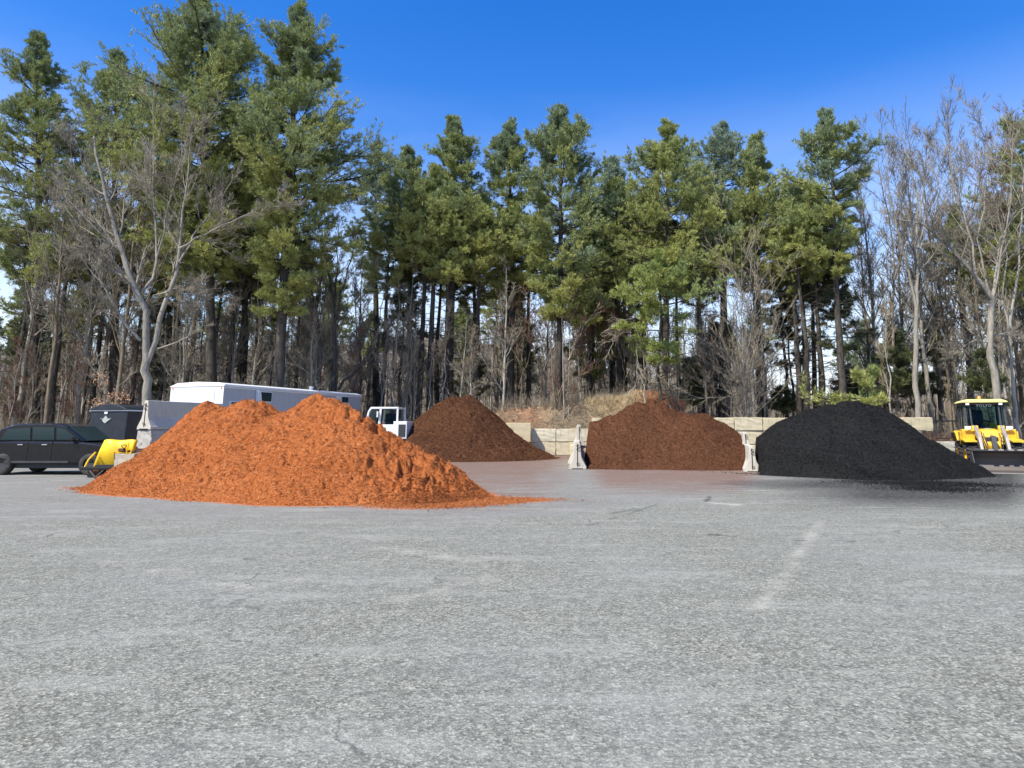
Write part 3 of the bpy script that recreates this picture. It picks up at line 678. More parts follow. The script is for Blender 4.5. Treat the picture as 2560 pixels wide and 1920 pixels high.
for i in range(int(Ltr / .4)): sb_.box((.004, .2 + i * .4, (zb + H_tr - .2) / 2 + .1), (.012, .02, H_tr - .3 - zb))
sb_.build('siding_ribs', M['trailer_side'], tr)
def yon(px):   # position along the trailer side for an image column
    best = min(np.linspace(0, Ltr, 400), key=lambda s: abs(PX0 + F * (near_c[0] + dvv[0] * s) / ((near_c[1] + dvv[1] * s) * cos(PITCH) + (2.6 - CAMH) * sin(PITCH)) - px)); return best
def zon(px, py):
    s = yon(px); return at(px, py, near_c[1] + dvv[1] * s)[2]
for (a, b, ya, yb_) in ((647, 675, 980, 1003), (852, 868, 992, 1006), (576, 604, 1005, 1022)):
    s0, s1 = yon(a), yon(b); z1, z0 = zon(a, ya), zon(a, yb_)
    wn = MB().box((.02, (s0 + s1) / 2, (z0 + z1) / 2), (.05, s1 - s0 + .1, z1 - z0 + .1)).build('window', M['trailer_white'], tr, .01)
    MB().box((.05, (s0 + s1) / 2, (z0 + z1) / 2), (.02, s1 - s0, z1 - z0)).build('pane', M['dark_glass'], wn)
for (a, b, ya, yb_) in ((637, 645, 976, 1004), (838, 848, 990, 1001), (787, 799, 989, 1001)):
    s0, s1 = yon(a), yon(b); z1, z0 = zon(a, ya), zon(a, yb_)
    MB().prism([(0.02, z0), (.02, z1), (.14, z1), (.05 if a > 700 else .24, z0)], 'y', s0, s1 - .02).build('side_panel', M['white_trim'], tr, .005)
MB().cyl((-.5, yon(795), H_tr + .02), (-.5, yon(795), H_tr + .22), .09, .12).build('roof_vent', M['white_trim'], tr)
MB().box((-W * .45, -.05, 1.95), (1.35, .04, .9)).build('front_hatch', M['trailer_white'], tr, .01)
MB().box((-W * .45, -.075, 2.42), (1.2, .02, .035)).build('hatch_gap', M['dark_steel'], tr)
for x in (-W + .12, -.12): MB().cyl((x, -.07, H_tr - .22), (x, -.03, H_tr - .22), .035).build('marker_light', M['amber'], tr)
MB().box((-W * .16, -.045, 2.1), (.015, .012, 2.4)).build('seam', M['trailer_side'], tr)
for y in (Ltr * .55, Ltr * .55 + 1):
    for x in (-.25, -W + .25):
        MB().cyl((x - .12, y, .42), (x + .12, y, .42), .42, .42, 24).build('wheel', M['rubber'], tr)

# ------------------------------------------------------------------ black cargo trailer
c = at(325, 1100, 28.5); ctop = at(270, 1027, 28.2)[2]; xl = at(215, 1030, 28.2)[0]; xr = c[0]
Wt = xr - xl; bt = thing('cargo_trailer', 'black cargo trailer with a rounded nose and white trim at the left', 'trailer', ((xl + xr) / 2, 28.2, 0), -.18)
MB().box((0, 2.4, (ctop + .5) / 2), (Wt, 4.6, ctop - .5)).build('body', M['trailer_black'], bt, .04)
arc = [(-Wt / 2 - .03, ctop + .03)] + [(-Wt / 2 + Wt * q, ctop + .05 + .22 * sin(pi * q) ** .7) for q in np.linspace(.03, .97, 11)] + [(Wt / 2 + .03, ctop + .03)]
MB().prism(arc, 'y', .02, 4.7).build('roof', M['trailer_black'], bt, .02)
MB().box((0, .08, ctop + .012), (Wt + .06, .04, .05)).box((Wt / 2 + .015, 2.4, ctop + .012), (.03, 4.6, .05)).build('trim', M['white_trim'], bt)
for (x, z, s) in ((-.12, ctop - .08, .09),): MB().box((x, .08, z), (s * 1.6, .03, s)).build('lamp', M['lens'], bt, .01)
mb = MB(); zc = ctop - .34
mb.prism([(-.12 - .26, zc + .05), (-.12 - .12, zc), (-.12 - .13, zc - .06), (-.12, zc - .15), (-.12 + .12, zc - .06), (-.12 + .27, zc + .05), (-.12 + .12, zc + .03), (-.12, zc + .16), (-.12 - .1, zc + .03)], 'y', .07, .09); mb.build('emblem', M['chrome'], bt)
rv = MB()
for x in (-Wt * .3, -Wt * .08, Wt * .16, Wt * .33):
    for z in np.arange(.8, ctop - .2, .22): rv.box((x, .095, z), (.018, .012, .018))
rv.build('rivet_rows', M['dark_steel'], bt)['kind'] = 'stuff'
for y in (2.0, 2.9): MB().cyl((Wt / 2 - .05, y, .36), (Wt / 2 + .15, y, .36), .36, .36, 24).build('wheel', M['rubber'], bt)
MB().box((0, -.4, .5), (.08, 1.1, .1)).build('tongue', M['black_metal'], bt)

# ------------------------------------------------------------------ black car (side on, nose to the right)
ca = thing('parked_car', 'black car parked nose right at the left edge beside the yellow plow', 'car', (at(330, 1150, 24.2)[0] - 2.55, 24.6, 0), 0)
prof = [(-2.35, .35), (-2.38, .8), (-2.3, 1.0), (-1.7, 1.08), (-1.15, 1.1), (.95, 1.08), (1.6, 1.02), (2.15, .9), (2.3, .7), (2.3, .35)]
MB().prism(prof, 'y', -.9, .9).build('body', M['car_black'], ca, .06)
gh = [(-2.1, 1.06), (-1.75, 1.5), (-1.2, 1.66), (0, 1.68), (.45, 1.58), (1.15, 1.08)]
MB().prism(gh, 'y', -.74, .74).build('cabin', M['car_black'], ca, .05)
for pl in ([(-1.72, 1.14), (-1.5, 1.48), (-.75, 1.54), (-.7, 1.14)], [(-.62, 1.14), (-.66, 1.55), (.05, 1.55), (.1, 1.14)], [(.18, 1.14), (.14, 1.54), (.42, 1.48), (.92, 1.14)]):
    MB().prism(pl, 'y', -.765, -.735).build('window', M['dark_glass'], ca)
MB().prism([(1.17, 1.11), (.5, 1.57), (.47, 1.55), (1.12, 1.10)], 'y', -.66, .66).build('windshield', M['dark_glass'], ca)
MB().box((.85, -.98, 1.16), (.14, .16, .12)).build('mirror', M['car_black'], ca, .03)
for x in (-1.45, 1.45):
    for y in (-.82, .82):
        wv = MB().lathe([(-.11, .2), (-.12, .31), (-.09, .345), (.09, .345), (.12, .31), (.11, .2)], (0, 0, 0)).build('wheel', M['rubber'], ca, smooth=True)
        wv.location = (x, y, .345); wv.rotation_euler = (0, 0, pi / 2)
        MB().cyl((-.07, 0, 0), (.07, 0, 0), .2, .2, 20).build('rim', M['dark_steel'], wv)
MB().box((2.26, -.55, .78), (.1, .4, .14)).build('headlight', M['lens'], ca, .03)
for x in (-.66, .14): MB().box((x, -.905, .78), (.012, .012, .62)).build('door_seam', M['black_gap'], ca)
for x in (-.9, -.1): MB().box((x, -.92, .98), (.18, .03, .03)).build('door_handle', M['chrome'], ca, .006)
MB().box((-.3, -.91, .42), (2.1, .02, .06)).build('side_moulding', M['dark_steel'], ca, .004)
MB().box((-2.34, -.6, .9), (.08, .3, .22)).build('taillight', M['tail_red'], ca, .02)
MB().box((0, 0, .3), (3.9, 1.6, .16)).build('underbody', M['black_metal'], ca)

# ------------------------------------------------------------------ yellow plow
pl = thing('snow_plow', 'yellow curved plow blade on a black frame beside the low front block', 'snow plow', (at(282, 1190, 22.6)[0], 22.5, 0), .12)
nu, nv = 17, 12; vs = []; fs = []
for i in range(nu):
    u = i / (nu - 1)
    for j in range(nv):
        v = j / (nv - 1); half_l = .48 + .30 * (1 - v) ** 1.2; half_r = .55 + .05 * (1 - v)
        x = -half_l + (half_l + half_r) * u + .12
        z = .33 + v * .84 - .04 * (2 * u - 1) ** 4 + .02 * sin(u * 7 + 1) * v
        y = .25 - .35 * sin(v * 2.2) ** 1 + .05 * sin(u * 9 + v * 3) - .18 * (1 - v) ** 2 + .22 * abs(u - .62) - .05 * max(0, sin(u * 22)) * (u > .75)
        vs.append((x, y, z))
for i in range(nu - 1):
    for j in range(nv - 1): fs.append((i * nv + j, (i + 1) * nv + j, (i + 1) * nv + j + 1, i * nv + j + 1))
b_ = MB().raw(vs, fs).build('blade', M['tarp_yellow'], pl, smooth=True); sm_ = b_.modifiers.new('thick', 'SOLIDIFY'); sm_.thickness = .03
MB().path([Vector((-.74, -.1, .33)), Vector((-.68, -.05, .55)), Vector((-.52, .0, .78))], .03).build('edge_tube', M['tarp_yellow'], pl)
MB().box((-.05, -.12, .30), (1.65, .12, .09)).box((.0, -.02, .36), (.9, .2, .08)).build('crossbar', M['black_metal'], pl, .01)
MB().path([Vector((-.62, -.1, .28)), Vector((-.3, -.3, .03)), Vector((-.05, -.3, .03)), Vector((.15, -.1, .3))], .035).path([Vector((-.3, -.3, .03)), Vector((-.12, -.1, .28))], .03).build('a_frame', M['black_metal'], pl)
MB().box((.48, .0, .22), (.36, .3, .34)).build('hitch_box', M['black_metal'], pl, .03)
MB().prism([(-.66, .26), (-.2, .26), (-.3, .1), (-.45, .05), (-.6, .1)], 'y', .0, .2).build('lower_shield', M['rust'], pl)
MB().prism([(-.1, .22), (.28, .22), (.25, .08), (-.15, .08)], 'y', .08, .12).build('lower_panel', M['tarp_yellow'], pl)
MB().box((-.05, .35, .16), (1.5, .3, .3)).build('rear_frame', M['black_metal'], pl, .02)
MB().path([Vector((.55, -.3, .42)), Vector((.72, -.3, 1.05))], .02).path([Vector((.48, -.3, .5)), Vector((.56, -.3, 1.08))], .015).build('lift_rod', M['tarp_yellow'], pl)

# ------------------------------------------------------------------ white utility truck
ut = thing('utility_truck', 'white truck with a see-through cab parked behind the dark brown pile', 'truck', (at(960, 1120, 36.5)[0], 36.5, 0), 0)
zr = at(960, 1018, 36)[2]; xa = at(930, 1018, 36)[0] - ut.location.x; xb = at(1000, 1018, 36)[0] - ut.location.x; xm = at(955, 1030, 36)[0] - ut.location.x
zs = at(960, 1054, 36)[2]; xe = at(1022, 1054, 36)[0] - ut.location.x
MB().prism([(xa - .22, zs - .1), (xa - .1, zr - .22), (xa + .04, zr), (xb, zr), (xb, zr - .09), (xa + .1, zr - .1), (xa - .02, zr - .25), (xa - .1, zs - .1)], 'y', -.9, .9).build('roof', M['truck_white'], ut, .02)
MB().box((xb - .03, -.85, (zr + zs) / 2 - .02), (.09, .1, zr - zs)).box((xb - .03, .85, (zr + zs) / 2 - .02), (.09, .1, zr - zs)).build('rear_pillar', M['truck_white'], ut, .01)
MB().prism([(xm - .09, zs - .3), (xm - .02, zr - .05), (xm + .08, zr - .05), (xm + .03, zs - .3)], 'y', -.9, -.8).build('door_pillar', M['truck_white'], ut, .01)
MB().box(((xm + xb) / 2, -.86, (zr + zs) / 2 - .05), (xb - xm - .1, .012, zr - zs - .1)).build('door_window', M['glass'], ut)
MB().prism([(xa - .1, zs - .1), (xa + .05, zr - .12), (xm - .06, zr - .12), (xm - .1, zs - .1)], 'y', -.862, -.85).build('front_window', M['glass'], ut)
MB().box(((xa + xb) / 2, 0, zs - .75), (xb - xa + .5, 1.8, 1.2)).build('cab_body', M['truck_white'], ut, .06)
MB().box((.25, .15, zs + .05), (.45, .5, .75)).build('seat', M['seat_fabric'], ut, .05)
MB().box(((xb + xe) / 2 - .1, 0, zs - .42), (xe - xb + .2, 1.9, .86)).build('side_box', M['truck_white'], ut, .02)
MB().box(((xb + xe) / 2, -.96, zs - .45), (xe - xb - .12, .02, .62)).build('side_panel', M['dark_steel'], ut, .01)
for x in (-.55, .75):
    for y in (-.85, .85): MB().cyl((x, y - .12, .4), (x, y + .12, .4), .4, .4, 20).build('wheel', M['rubber'], ut)
MB().box((xm - .1, -.98, zs + .35), (.08, .12, .3)).build('mirror', M['white_trim'], ut, .02)

# ------------------------------------------------------------------ wheel loader
b0 = gnd(2507, 1184)
LR = radians(-21)
ld = thing('wheel_loader', 'yellow wheel loader with a wide dark bucket and orange roof beacon', 'loader', (b0[0] + .05, b0[1], 0), LR)
def wheel(x, y):
    prof = [(-.19, .26), (-.20, .38), (-.17, .47), (-.1, .50), (.1, .50), (.17, .47), (.20, .38), (.19, .26)]
    mb = MB().lathe(prof, (0, 0, 0), n=32)
    for k in range(22):
        a = 2 * pi * k / 22
        for s_ in (-1, 1):
            a2 = a + (.14 if s_ > 0 else 0); c_ = Vector((s_ * .10, .51 * cos(a2), .51 * sin(a2)))
            vs = []
            for dx, da in ((-.10, -.02), (.10, .13)):
                for dr in (-.03, .028):
                    for dw in (-.045, .045):
                        aa = a2 + da * s_ * -1 + dw; vs.append((s_ * .10 + dx, (.50 + dr) * cos(aa), (.50 + dr) * sin(aa)))
            mb.raw(vs, [(0, 1, 3, 2), (4, 6, 7, 5), (0, 4, 5, 1), (2, 3, 7, 6), (0, 2, 6, 4), (1, 5, 7, 3)])
    t_ = mb.build('tyre', M['rubber'], None); 
    wl = bpy.data.objects.new('wheel', None); C.objects.link(wl); wl.parent = ld; KIDS.setdefault(ld.name, []).append(wl); wl.location = (x, y, .5)
    t_.parent = wl
    sg = -1 if x < 0 else 1
    MB().lathe([(-.17 * -sg, .001), (.10 * sg, .07), (.06 * sg, .1), (.06 * sg, .2), (.16 * sg, .265), (.19 * sg, .27), (.19 * sg, .24)], (0, 0, 0), n=24).build('rim', M['yellow_paint'], wl, smooth=True)
for x in (-.70, .70):
    wheel(x, 1.34); wheel(x, 3.05)
# bucket (opening towards -Y)
prof = [(-.17, .02), (.23, .02), (.48, .08), (.58, .28), (.56, .48), (.45, .66), (.30, .72)]
thk = [(y + .04, z + (.0 if z > .05 else -.018)) for y, z in prof]
mb = MB(); BWd = .86
inner = prof; outer = [(-.17, .0), (.25, .0), (.52, .05), (.63, .27), (.61, .50), (.49, .70), (.30, .76)]
mb.prism(inner + outer[::-1], 'x', -BWd, BWd); mb.build('bucket', M['bucket_steel'], ld, .006)
side = [(-.17, .0), (.25, .0), (.52, .05), (.63, .27), (.61, .50), (.49, .70), (.30, .76), (.18, .70), (-.10, .30)]
for s_ in (-1, 1): MB().prism(side, 'x', s_ * BWd - .015, s_ * BWd + .015).build('bucket_side', M['dark_steel'], ld)
MB().box((0, -.19, .018), (2 * BWd + .06, .12, .03)).build('cutting_edge', M['arm_steel'], ld, .004)
MB().box((0, .28, .76), (2 * BWd + .02, .10, .06)).build('bucket_lip', M['dark_steel'], ld, .01)
for x in (-.28, .02, .32, .6): MB().box((x, .24, .775), (.16, .16, .05)).build('bracket', M['arm_steel'], ld, .008)
# arms
for s_ in (-1, 1):
    x = s_ * .42
    pts = [(1.95, 1.52), (1.78, 1.62), (1.60, 1.55), (1.05, 1.20), (.72, .66), (.60, .48), (.72, .42), (.90, .55), (1.22, 1.08), (1.9, 1.38)]
    MB().prism(pts, 'x', x - .05, x + .05).build('lift_arm', M['arm_steel'], ld, .015)
    MB().cyl((x - .1, 1.80, 1.5), (x + .1, 1.80, 1.5), .115, n=18).build('arm_pivot', M['yellow_paint'], ld, .01)
    MB().cyl((x * .5, 1.8, .75), (x * .62, .98, .62), .05).cyl((x * .62, .98, .62), (x * .7, .8, .56), .03).build('lift_cylinder', M['arm_steel'], ld)
MB().box((0, 1.02, .66), (.92, .16, .16)).box((0, .84, .52), (.7, .12, .18)).build('cross_tube', M['arm_steel'], ld, .03)
MB().prism([(.75, .45), (.75, .62), (1.0, 1.25), (1.25, 1.25), (1.1, .9), (.92, .45)], 'x', -.07, .07).build('tilt_link', M['dark_steel'], ld, .01)
MB().cyl((0, 1.12, 1.2), (0, 1.7, 1.28), .06).build('tilt_cylinder', M['chrome'], ld)
# front frame and fenders
MB().prism([(1.35, .45), (1.25, .9), (1.55, 1.45), (2.0, 1.5), (2.0, .4)], 'x', -.27, .27).build('front_frame', M['yellow_paint'], ld, .03)
MB().prism([(1.28, .95), (1.62, 1.42), (1.7, 1.42), (1.7, .95)], 'x', -.38, -.28).prism([(1.28, .95), (1.62, 1.42), (1.7, 1.42), (1.7, .95)], 'x', .28, .38).build('frame_plate', M['yellow_paint'], ld, .02)
for s_ in (-1, 1):
    x = s_ * .74
    MB().prism([(.86, 1.02), (.86, 1.07), (1.6, 1.14), (1.92, .95), (1.89, .9), (1.6, 1.08)], 'x', x - .2, x + .2).build('front_fender', M['yellow_paint'], ld, .01)
    MB().box((s_ * .66, 1.95, 1.25), (.42, .5, .46)).box((s_ * .90, 1.96, 1.22), (.06, .48, .36)).build('side_tank', M['yellow_paint'], ld, .04)
    MB().prism([(2.4, 1.05), (2.55, 1.25), (3.0, 1.42), (3.6, 1.35), (3.7, 1.1), (3.6, 1.05), (3.4, 1.2), (3.0, 1.25), (2.6, 1.1)], 'x', x - .2, x + .24).build('rear_fender', M['yellow_paint'], ld, .03)
    for k in range(5):
        MB().box((x + s_ * .245, 2.62 + k * .17, 1.25), (.02, .06, .22), ('X', .4)).build('vent_slot', M['black_gap'], ld)
    MB().cyl((s_ * .66, 1.66, 1.52), (s_ * .66, 1.58, 1.52), .07).box((s_ * .66, 1.72, 1.52), (.2, .12, .13)).build('headlight', M['lens'], ld, .01)
    MB().box((s_ * .5, 2.5, .95), (.16, .5, .06)).box((s_ * .6, 2.35, .6), (.3, .3, .05)).build('step', M['dark_steel'], ld, .01)
MB().box((0, 1.75, 1.43), (1.55, .28, .06)).build('fender_bridge', M['yellow_paint'], ld, .02)
MB().box((0, 2.75, .85), (.8, 2.0, .6)).build('rear_frame', M['dark_steel'], ld, .03)
MB().prism([(3.2, .7), (3.2, 1.75), (4.1, 1.6), (4.35, 1.3), (4.35, .7)], 'x', -.55, .55).build('engine_hood', M['yellow_paint'], ld, .08)
# cab
cw = .64; y0, y1 = 2.05, 3.35; z0, z1 = 1.28, 2.45
cabp = MB()
for sx in (-1, 1):
    cabp.prism([(y0 - .12, z0), (y0 - .02, z0), (y0 + .14, z1), (y0 + .05, z1)], 'x', sx * cw - .045, sx * cw + .045)
    cabp.box((sx * cw, y1, (z0 + z1) / 2), (.09, .1, z1 - z0)); cabp.box((sx * cw, 2.7, (z0 + z1) / 2), (.06, .07, z1 - z0))
    cabp.box((sx * cw, (y0 + y1) / 2, z0 + .03), (.08, y1 - y0, .1)); cabp.box((sx * cw, (y0 + y1) / 2, z1 - .04), (.08, y1 - y0, .08))
cabp.box((0, y0 - .06, z0 + .04), (2 * cw, .09, .12)); cabp.box((0, y0 + .1, z1 - .04), (2 * cw, .09, .1)); cabp.box((0, y1, z1 - .04), (2 * cw, .09, .1)); cabp.box((0, y1, z0 + .1), (2 * cw, .09, .2))
for sx in (-1, 1): cabp.prism([(y0 - .13, z0), (y0 - .08, z0), (y0 + .08, z1), (y0 + .03, z1)], 'x', sx * .47 - .03, sx * .47 + .03)
cabp.build('cab_frame', M['dark_steel'], ld, .015)
MB().box((0, (y0 + y1) / 2, z0 - .02), (2 * cw, y1 - y0, .06)).build('cab_floor', M['dark_steel'], ld)
MB().prism([(y0 - .11, z0 + .08), (y0 - .10, z0 + .08), (y0 + .065, z1 - .08), (y0 + .055, z1 - .08)], 'x', -.6, .6).build('windshield', M['glass'], ld)
for sx in (-1, 1): MB().box((sx * (cw + .0), (y0 + y1) / 2 + .05, (z0 + z1) / 2), (.01, y1 - y0 - .2, z1 - z0 - .2)).build('side_window', M['glass'], ld)
MB().box((0, y1 + .0, (z0 + z1) / 2 + .05), (2 * cw - .1, .01, z1 - z0 - .3)).build('rear_window', M['glass'], ld)
roof = MB().prism([(-.78, z1 + .01), (-.70, z1 + .075), (-.55, z1 + .125), (.55, z1 + .125), (.70, z1 + .075), (.78, z1 + .01), (.66, z1 + .0), (-.66, z1)], 'y', y0 - .12, y1 + .1).build('roof', M['roof_yellow'], ld, .02)
MB().lathe([(z1 + .125, .085), (z1 + .145, .085), (z1 + .15, .065), (z1 + .25, .055), (z1 + .275, .03), (z1 + .28, .001)], (.02, 2.9, 0), axis='z', n=18).build('beacon', M['amber'], ld, smooth=True)
for sx in (-.55, .52): MB().box((sx, y0 - .05, z1 - .05), (.12, .1, .08)).build('work_light', M['lens'], ld, .01)
MB().box((-.12, 2.85, z0 + .25), (.5, .5, .22)).box((-.12, 3.08, z0 + .62), (.46, .14, .6)).build('seat', M['seat_fabric'], ld, .06)
MB().cyl((0, 2.3, z0), (0, 2.35, z0 + .38), .035).build('steering_column', M['dark_steel'], ld)
mb = MB(); mb.path([Vector((.17 * cos(a), 2.34 + .17 * sin(a) * .8, z0 + .42 + .1 * sin(a))) for a in np.linspace(0, 2 * pi, 17)], .016).build('steering_wheel', M['black_metal'], ld)
dsh = MB().lathe([(z0 + .06, .36), (z0 + .14, .34), (z0 + .22, .24), (z0 + .25, .001)], (0.02, 2.16, 0), axis='z', n=24).build('dashboard', M['trailer_side'], ld, smooth=True)
for sx in (-1, 1):
    MB().path([Vector((sx * .66, y0 + .05, 2.2)), Vector((sx * .84, y0 - .08, 2.24)), Vector((sx * .88, y0 - .1, 2.12))], .012).box((sx * .89, y0 - .1, 2.0), (.14, .04, .24)).build('mirror', M['black_metal'], ld, .006)
    MB().path([Vector((sx * .30, 1.36, 1.36)), Vector((sx * .33, 1.15, 1.22)), Vector((sx * .28, 1.0, .95)), Vector((sx * .22, .95, .74))], .016).path([Vector((sx * .25, 1.36, 1.34)), Vector((sx * .26, 1.12, 1.16)), Vector((sx * .20, .98, .92))], .014).build('hydraulic_hose', M['rubber'], ld)
    MB().cyl((sx * .42 - .07, .64, .60), (sx * .42 + .07, .64, .60), .05).build('bucket_pin', M['chrome'], ld)
    MB().path([Vector((sx * .74, 2.2, 1.3)), Vector((sx * .76, 2.12, 1.6)), Vector((sx * .72, 2.16, 2.1))], .014).build('grab_rail', M['black_metal'], ld)
MB().box((0, 1.34, 1.12), (.40, .04, .16)).box((0, 1.30, .82), (.46, .05, .12)).build('valve_block', M['dark_steel'], ld, .01)
fc = bpy.data.curves.new('lettering', 'FONT'); fc.body = 'VOLVO'; fc.size = .13; fc.align_x = 'CENTER'; fc.extrude = .003; fc.space_character = 1.25
fo = bpy.data.objects.new('lettering', fc); C.objects.link(fo); fo.parent = ld; fo.location = (0, y0 + .035, z1 - .14); fo.rotation_euler = (pi / 2 - .14, 0, 0)
fc.materials.append(M['white_trim'])
dg = bpy.context.evaluated_depsgraph_get(); lm = bpy.data.meshes.new_from_object(fo.evaluated_get(dg)); lo = bpy.data.objects.new('lettering', lm); C.objects.link(lo)
lo.parent = ld; lo.location = fo.location; lo.rotation_euler = fo.rotation_euler; bpy.data.objects.remove(fo)

# ------------------------------------------------------------------ trees
def trunk_path(x0, y0, z0, x1, z1, K=12, wob=.10, rng=None):
    t = np.linspace(0, 1, K); w_ = np.cumsum(rng.normal(size=(K, 2)), 0) * wob * .4; w_ -= np.outer(t, w_[-1]); w_[0] = 0
    return np.stack([x0 + (x1 - x0) * t + w_[:, 0], y0 + w_[:, 1], z0 + (z1 - z0) * t], 1)[None]

def build_pine(seed, H, crown, base_r, loc=(0, 0), dx_top=0, density=1.0, m='pine', barkm='bark_dark', name='pine_tree', label='', group=None, cat='tree', dead=26, wdens=1.0, tuft=1.0, bluetop=.6, droop=0, gap=.12):
    """crown: list of (z, r_left, r_right) from top down; a whorled pine with needle tufts"""
    rng = np.random.default_rng(seed); root = thing(name, label, cat, (loc[0], loc[1], 0), 0, group)
    TP = trunk_path(0, 0, -.3, dx_top, H, 16, .12, rng); tt_ = np.linspace(0, 1, 16)
    TR = (base_r * (1 - tt_ * .93) ** .8)[None]; TR[0, 0] *= 1.25
    g = Geo(); g.tubes(TP, TR, 9)
    cz = np.array([c_[0] for c_ in crown])[::-1]; cl = np.array([c_[1] for c_ in crown])[::-1]; cr_ = np.array([c_[2] for c_ in crown])[::-1]
    zb_ = cz[0]; zs_ = []; z = zb_
    while z < H - .15:
        zs_.append(z); z += rng.uniform(.50, .88) / wdens * (1.0 if z < H - 4 else .62)
    b0_, dirs, lens, hue0 = [], [], [], []
    for z in zs_:
        u = (z - zb_) / max(.1, (H - zb_)); nb_ = rng.integers(5, 8) if u < .85 else rng.integers(3, 5); ph = rng.uniform(0, 2 * pi)
        if rng.random() < gap and u < .8: nb_ = max(1, nb_ - 3)
        wf = rng.uniform(.72, 1.22) if rng.random() < .8 else rng.uniform(.45, .7)
        for k in range(nb_):
            az = ph + 2 * pi * k / nb_ + rng.normal() * .3
            el = (-.08 - droop) + .30 * u + .72 * u ** 3 + rng.normal() * .14
            def rad(zq):
                l_ = np.interp(zq, cz, cl); r_ = np.interp(zq, cz, cr_); return max(.12, l_ + (r_ - l_) * (cos(az) + 1) / 2)
            Lb = rad(z) / max(.5, cos(el)); Lb = rad(min(H, z + Lb * sin(el + .15))) / max(.45, cos(el)); Lb *= wf * (rng.uniform(.85, 1.2) if rng.random() < .8 else rng.uniform(.45, .8))
            Lb = min(Lb, 8)
            hc = H + rng.uniform(-.5, .7)
            if z + Lb * sin(el + .2) > hc: Lb = max(.25, (hc - z) / max(.2, sin(el + .2)))
            xy = np.array([np.interp(z, TP[0, :, 2], TP[0, :, 0]), np.interp(z, TP[0, :, 2], TP[0, :, 1])])
            b0_.append([xy[0], xy[1], z]); dirs.append([cos(az) * cos(el), sin(az) * cos(el), sin(el)]); lens.append(Lb)
            hue0.append(np.clip(.12 + bluetop * u + rng.normal() * .16, 0, 1))  # random tint per branch; blue sheen of the tops is put into the colour
    b0_ = np.array(b0_); d = np.array(dirs); lens = np.array(lens); K = 7; out = [b0_]
    for k in range(K - 1):
        d = d + rng.normal(size=d.shape) * .07; d[:, 2] += .055 + (.05 if k > 3 else 0) - droop * .12; d /= np.linalg.norm(d, axis=1, keepdims=True); out.append(out[-1] + d * (lens / (K - 1))[:, None])
    B1 = np.stack(out, 1); R1 = (.012 + .011 * lens)[:, None] * np.linspace(1, .3, K)[None]
    g.tubes(B1, R1, 4)
    m2 = max(6, int(15 * density))
    B2, R2, t2 = kids(B1, R1, m2, rng, .20, 1.0, (.45, 1.05), .44, .5, 4, .045, .08, .35, flat=.22, shr=.5)
    h2 = np.repeat(np.array(hue0), m2)
    lg = lens > 2.0
    if lg.any():
        m3 = int(12 * density); B2b, R2b, _ = kids(B1[lg], R1[lg], m3, rng, .35, 1.0, (.4, 1.0), .32, .5, 4, .05, .08, .35, flat=.2, shr=.4)
        B2 = np.concatenate([B2, B2b]); R2 = np.concatenate([R2, R2b]); h2 = np.concatenate([h2, np.repeat(np.array(hue0)[lg], m3)])
    g.tubes(B2[::2], R2[::2], 3)
    # dead lower limbs
    if dead:
        zz = rng.uniform(zb_ * .25, zb_ * 1.1, dead); az = rng.uniform(0, 2 * pi, dead); ll = rng.uniform(.6, 2.6, dead) * (.5 + zz / zb_ * .6)
        p0 = np.stack([np.interp(zz, TP[0, :, 2], TP[0, :, 0]), np.interp(zz, TP[0, :, 2], TP[0, :, 1]), zz], 1); d = np.stack([np.cos(az), np.sin(az), rng.normal(size=dead) * .2], 1); out = [p0]
        for k in range(4):
            d = d + rng.normal(size=d.shape) * .12; d /= np.linalg.norm(d, axis=1, keepdims=True); out.append(out[-1] + d * (ll / 4)[:, None])
        D1 = np.stack(out, 1); DR = np.full((dead, 5), .022) * np.linspace(1, .35, 5)[None]; g.tubes(D1, DR, 4)
        D2, DR2, _ = kids(D1, DR, 6, rng, .3, 1, (.4, 1.1), .4, .6, 3, 0, .12); g.tubes(D2, DR2, 3)
    g.build('trunk', M[barkm], root, True)
    # needles: tufts along the laterals
    f = Geo(); mt = 7
    B, K2, _ = B2.shape; t = rng.uniform(.2, 1.02, (B, mt)); x = np.minimum(t, .999) * (K2 - 1); i = x.astype(int); fr = (x - i)[..., None]; bi = np.arange(B)[:, None]
    pos = B2[bi, i] * (1 - fr) + B2[bi, i + 1] * fr; T = B2[bi, i + 1] - B2[bi, i]; T /= np.linalg.norm(T, axis=2, keepdims=True)
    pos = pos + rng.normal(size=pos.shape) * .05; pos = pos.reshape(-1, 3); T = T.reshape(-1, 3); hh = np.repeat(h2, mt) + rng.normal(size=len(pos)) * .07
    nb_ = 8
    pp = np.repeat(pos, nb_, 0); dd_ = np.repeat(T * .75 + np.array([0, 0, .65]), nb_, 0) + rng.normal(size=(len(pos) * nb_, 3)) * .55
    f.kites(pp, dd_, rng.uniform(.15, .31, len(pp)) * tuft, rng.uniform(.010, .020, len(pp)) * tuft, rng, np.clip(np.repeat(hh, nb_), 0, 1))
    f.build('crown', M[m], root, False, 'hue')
    return root

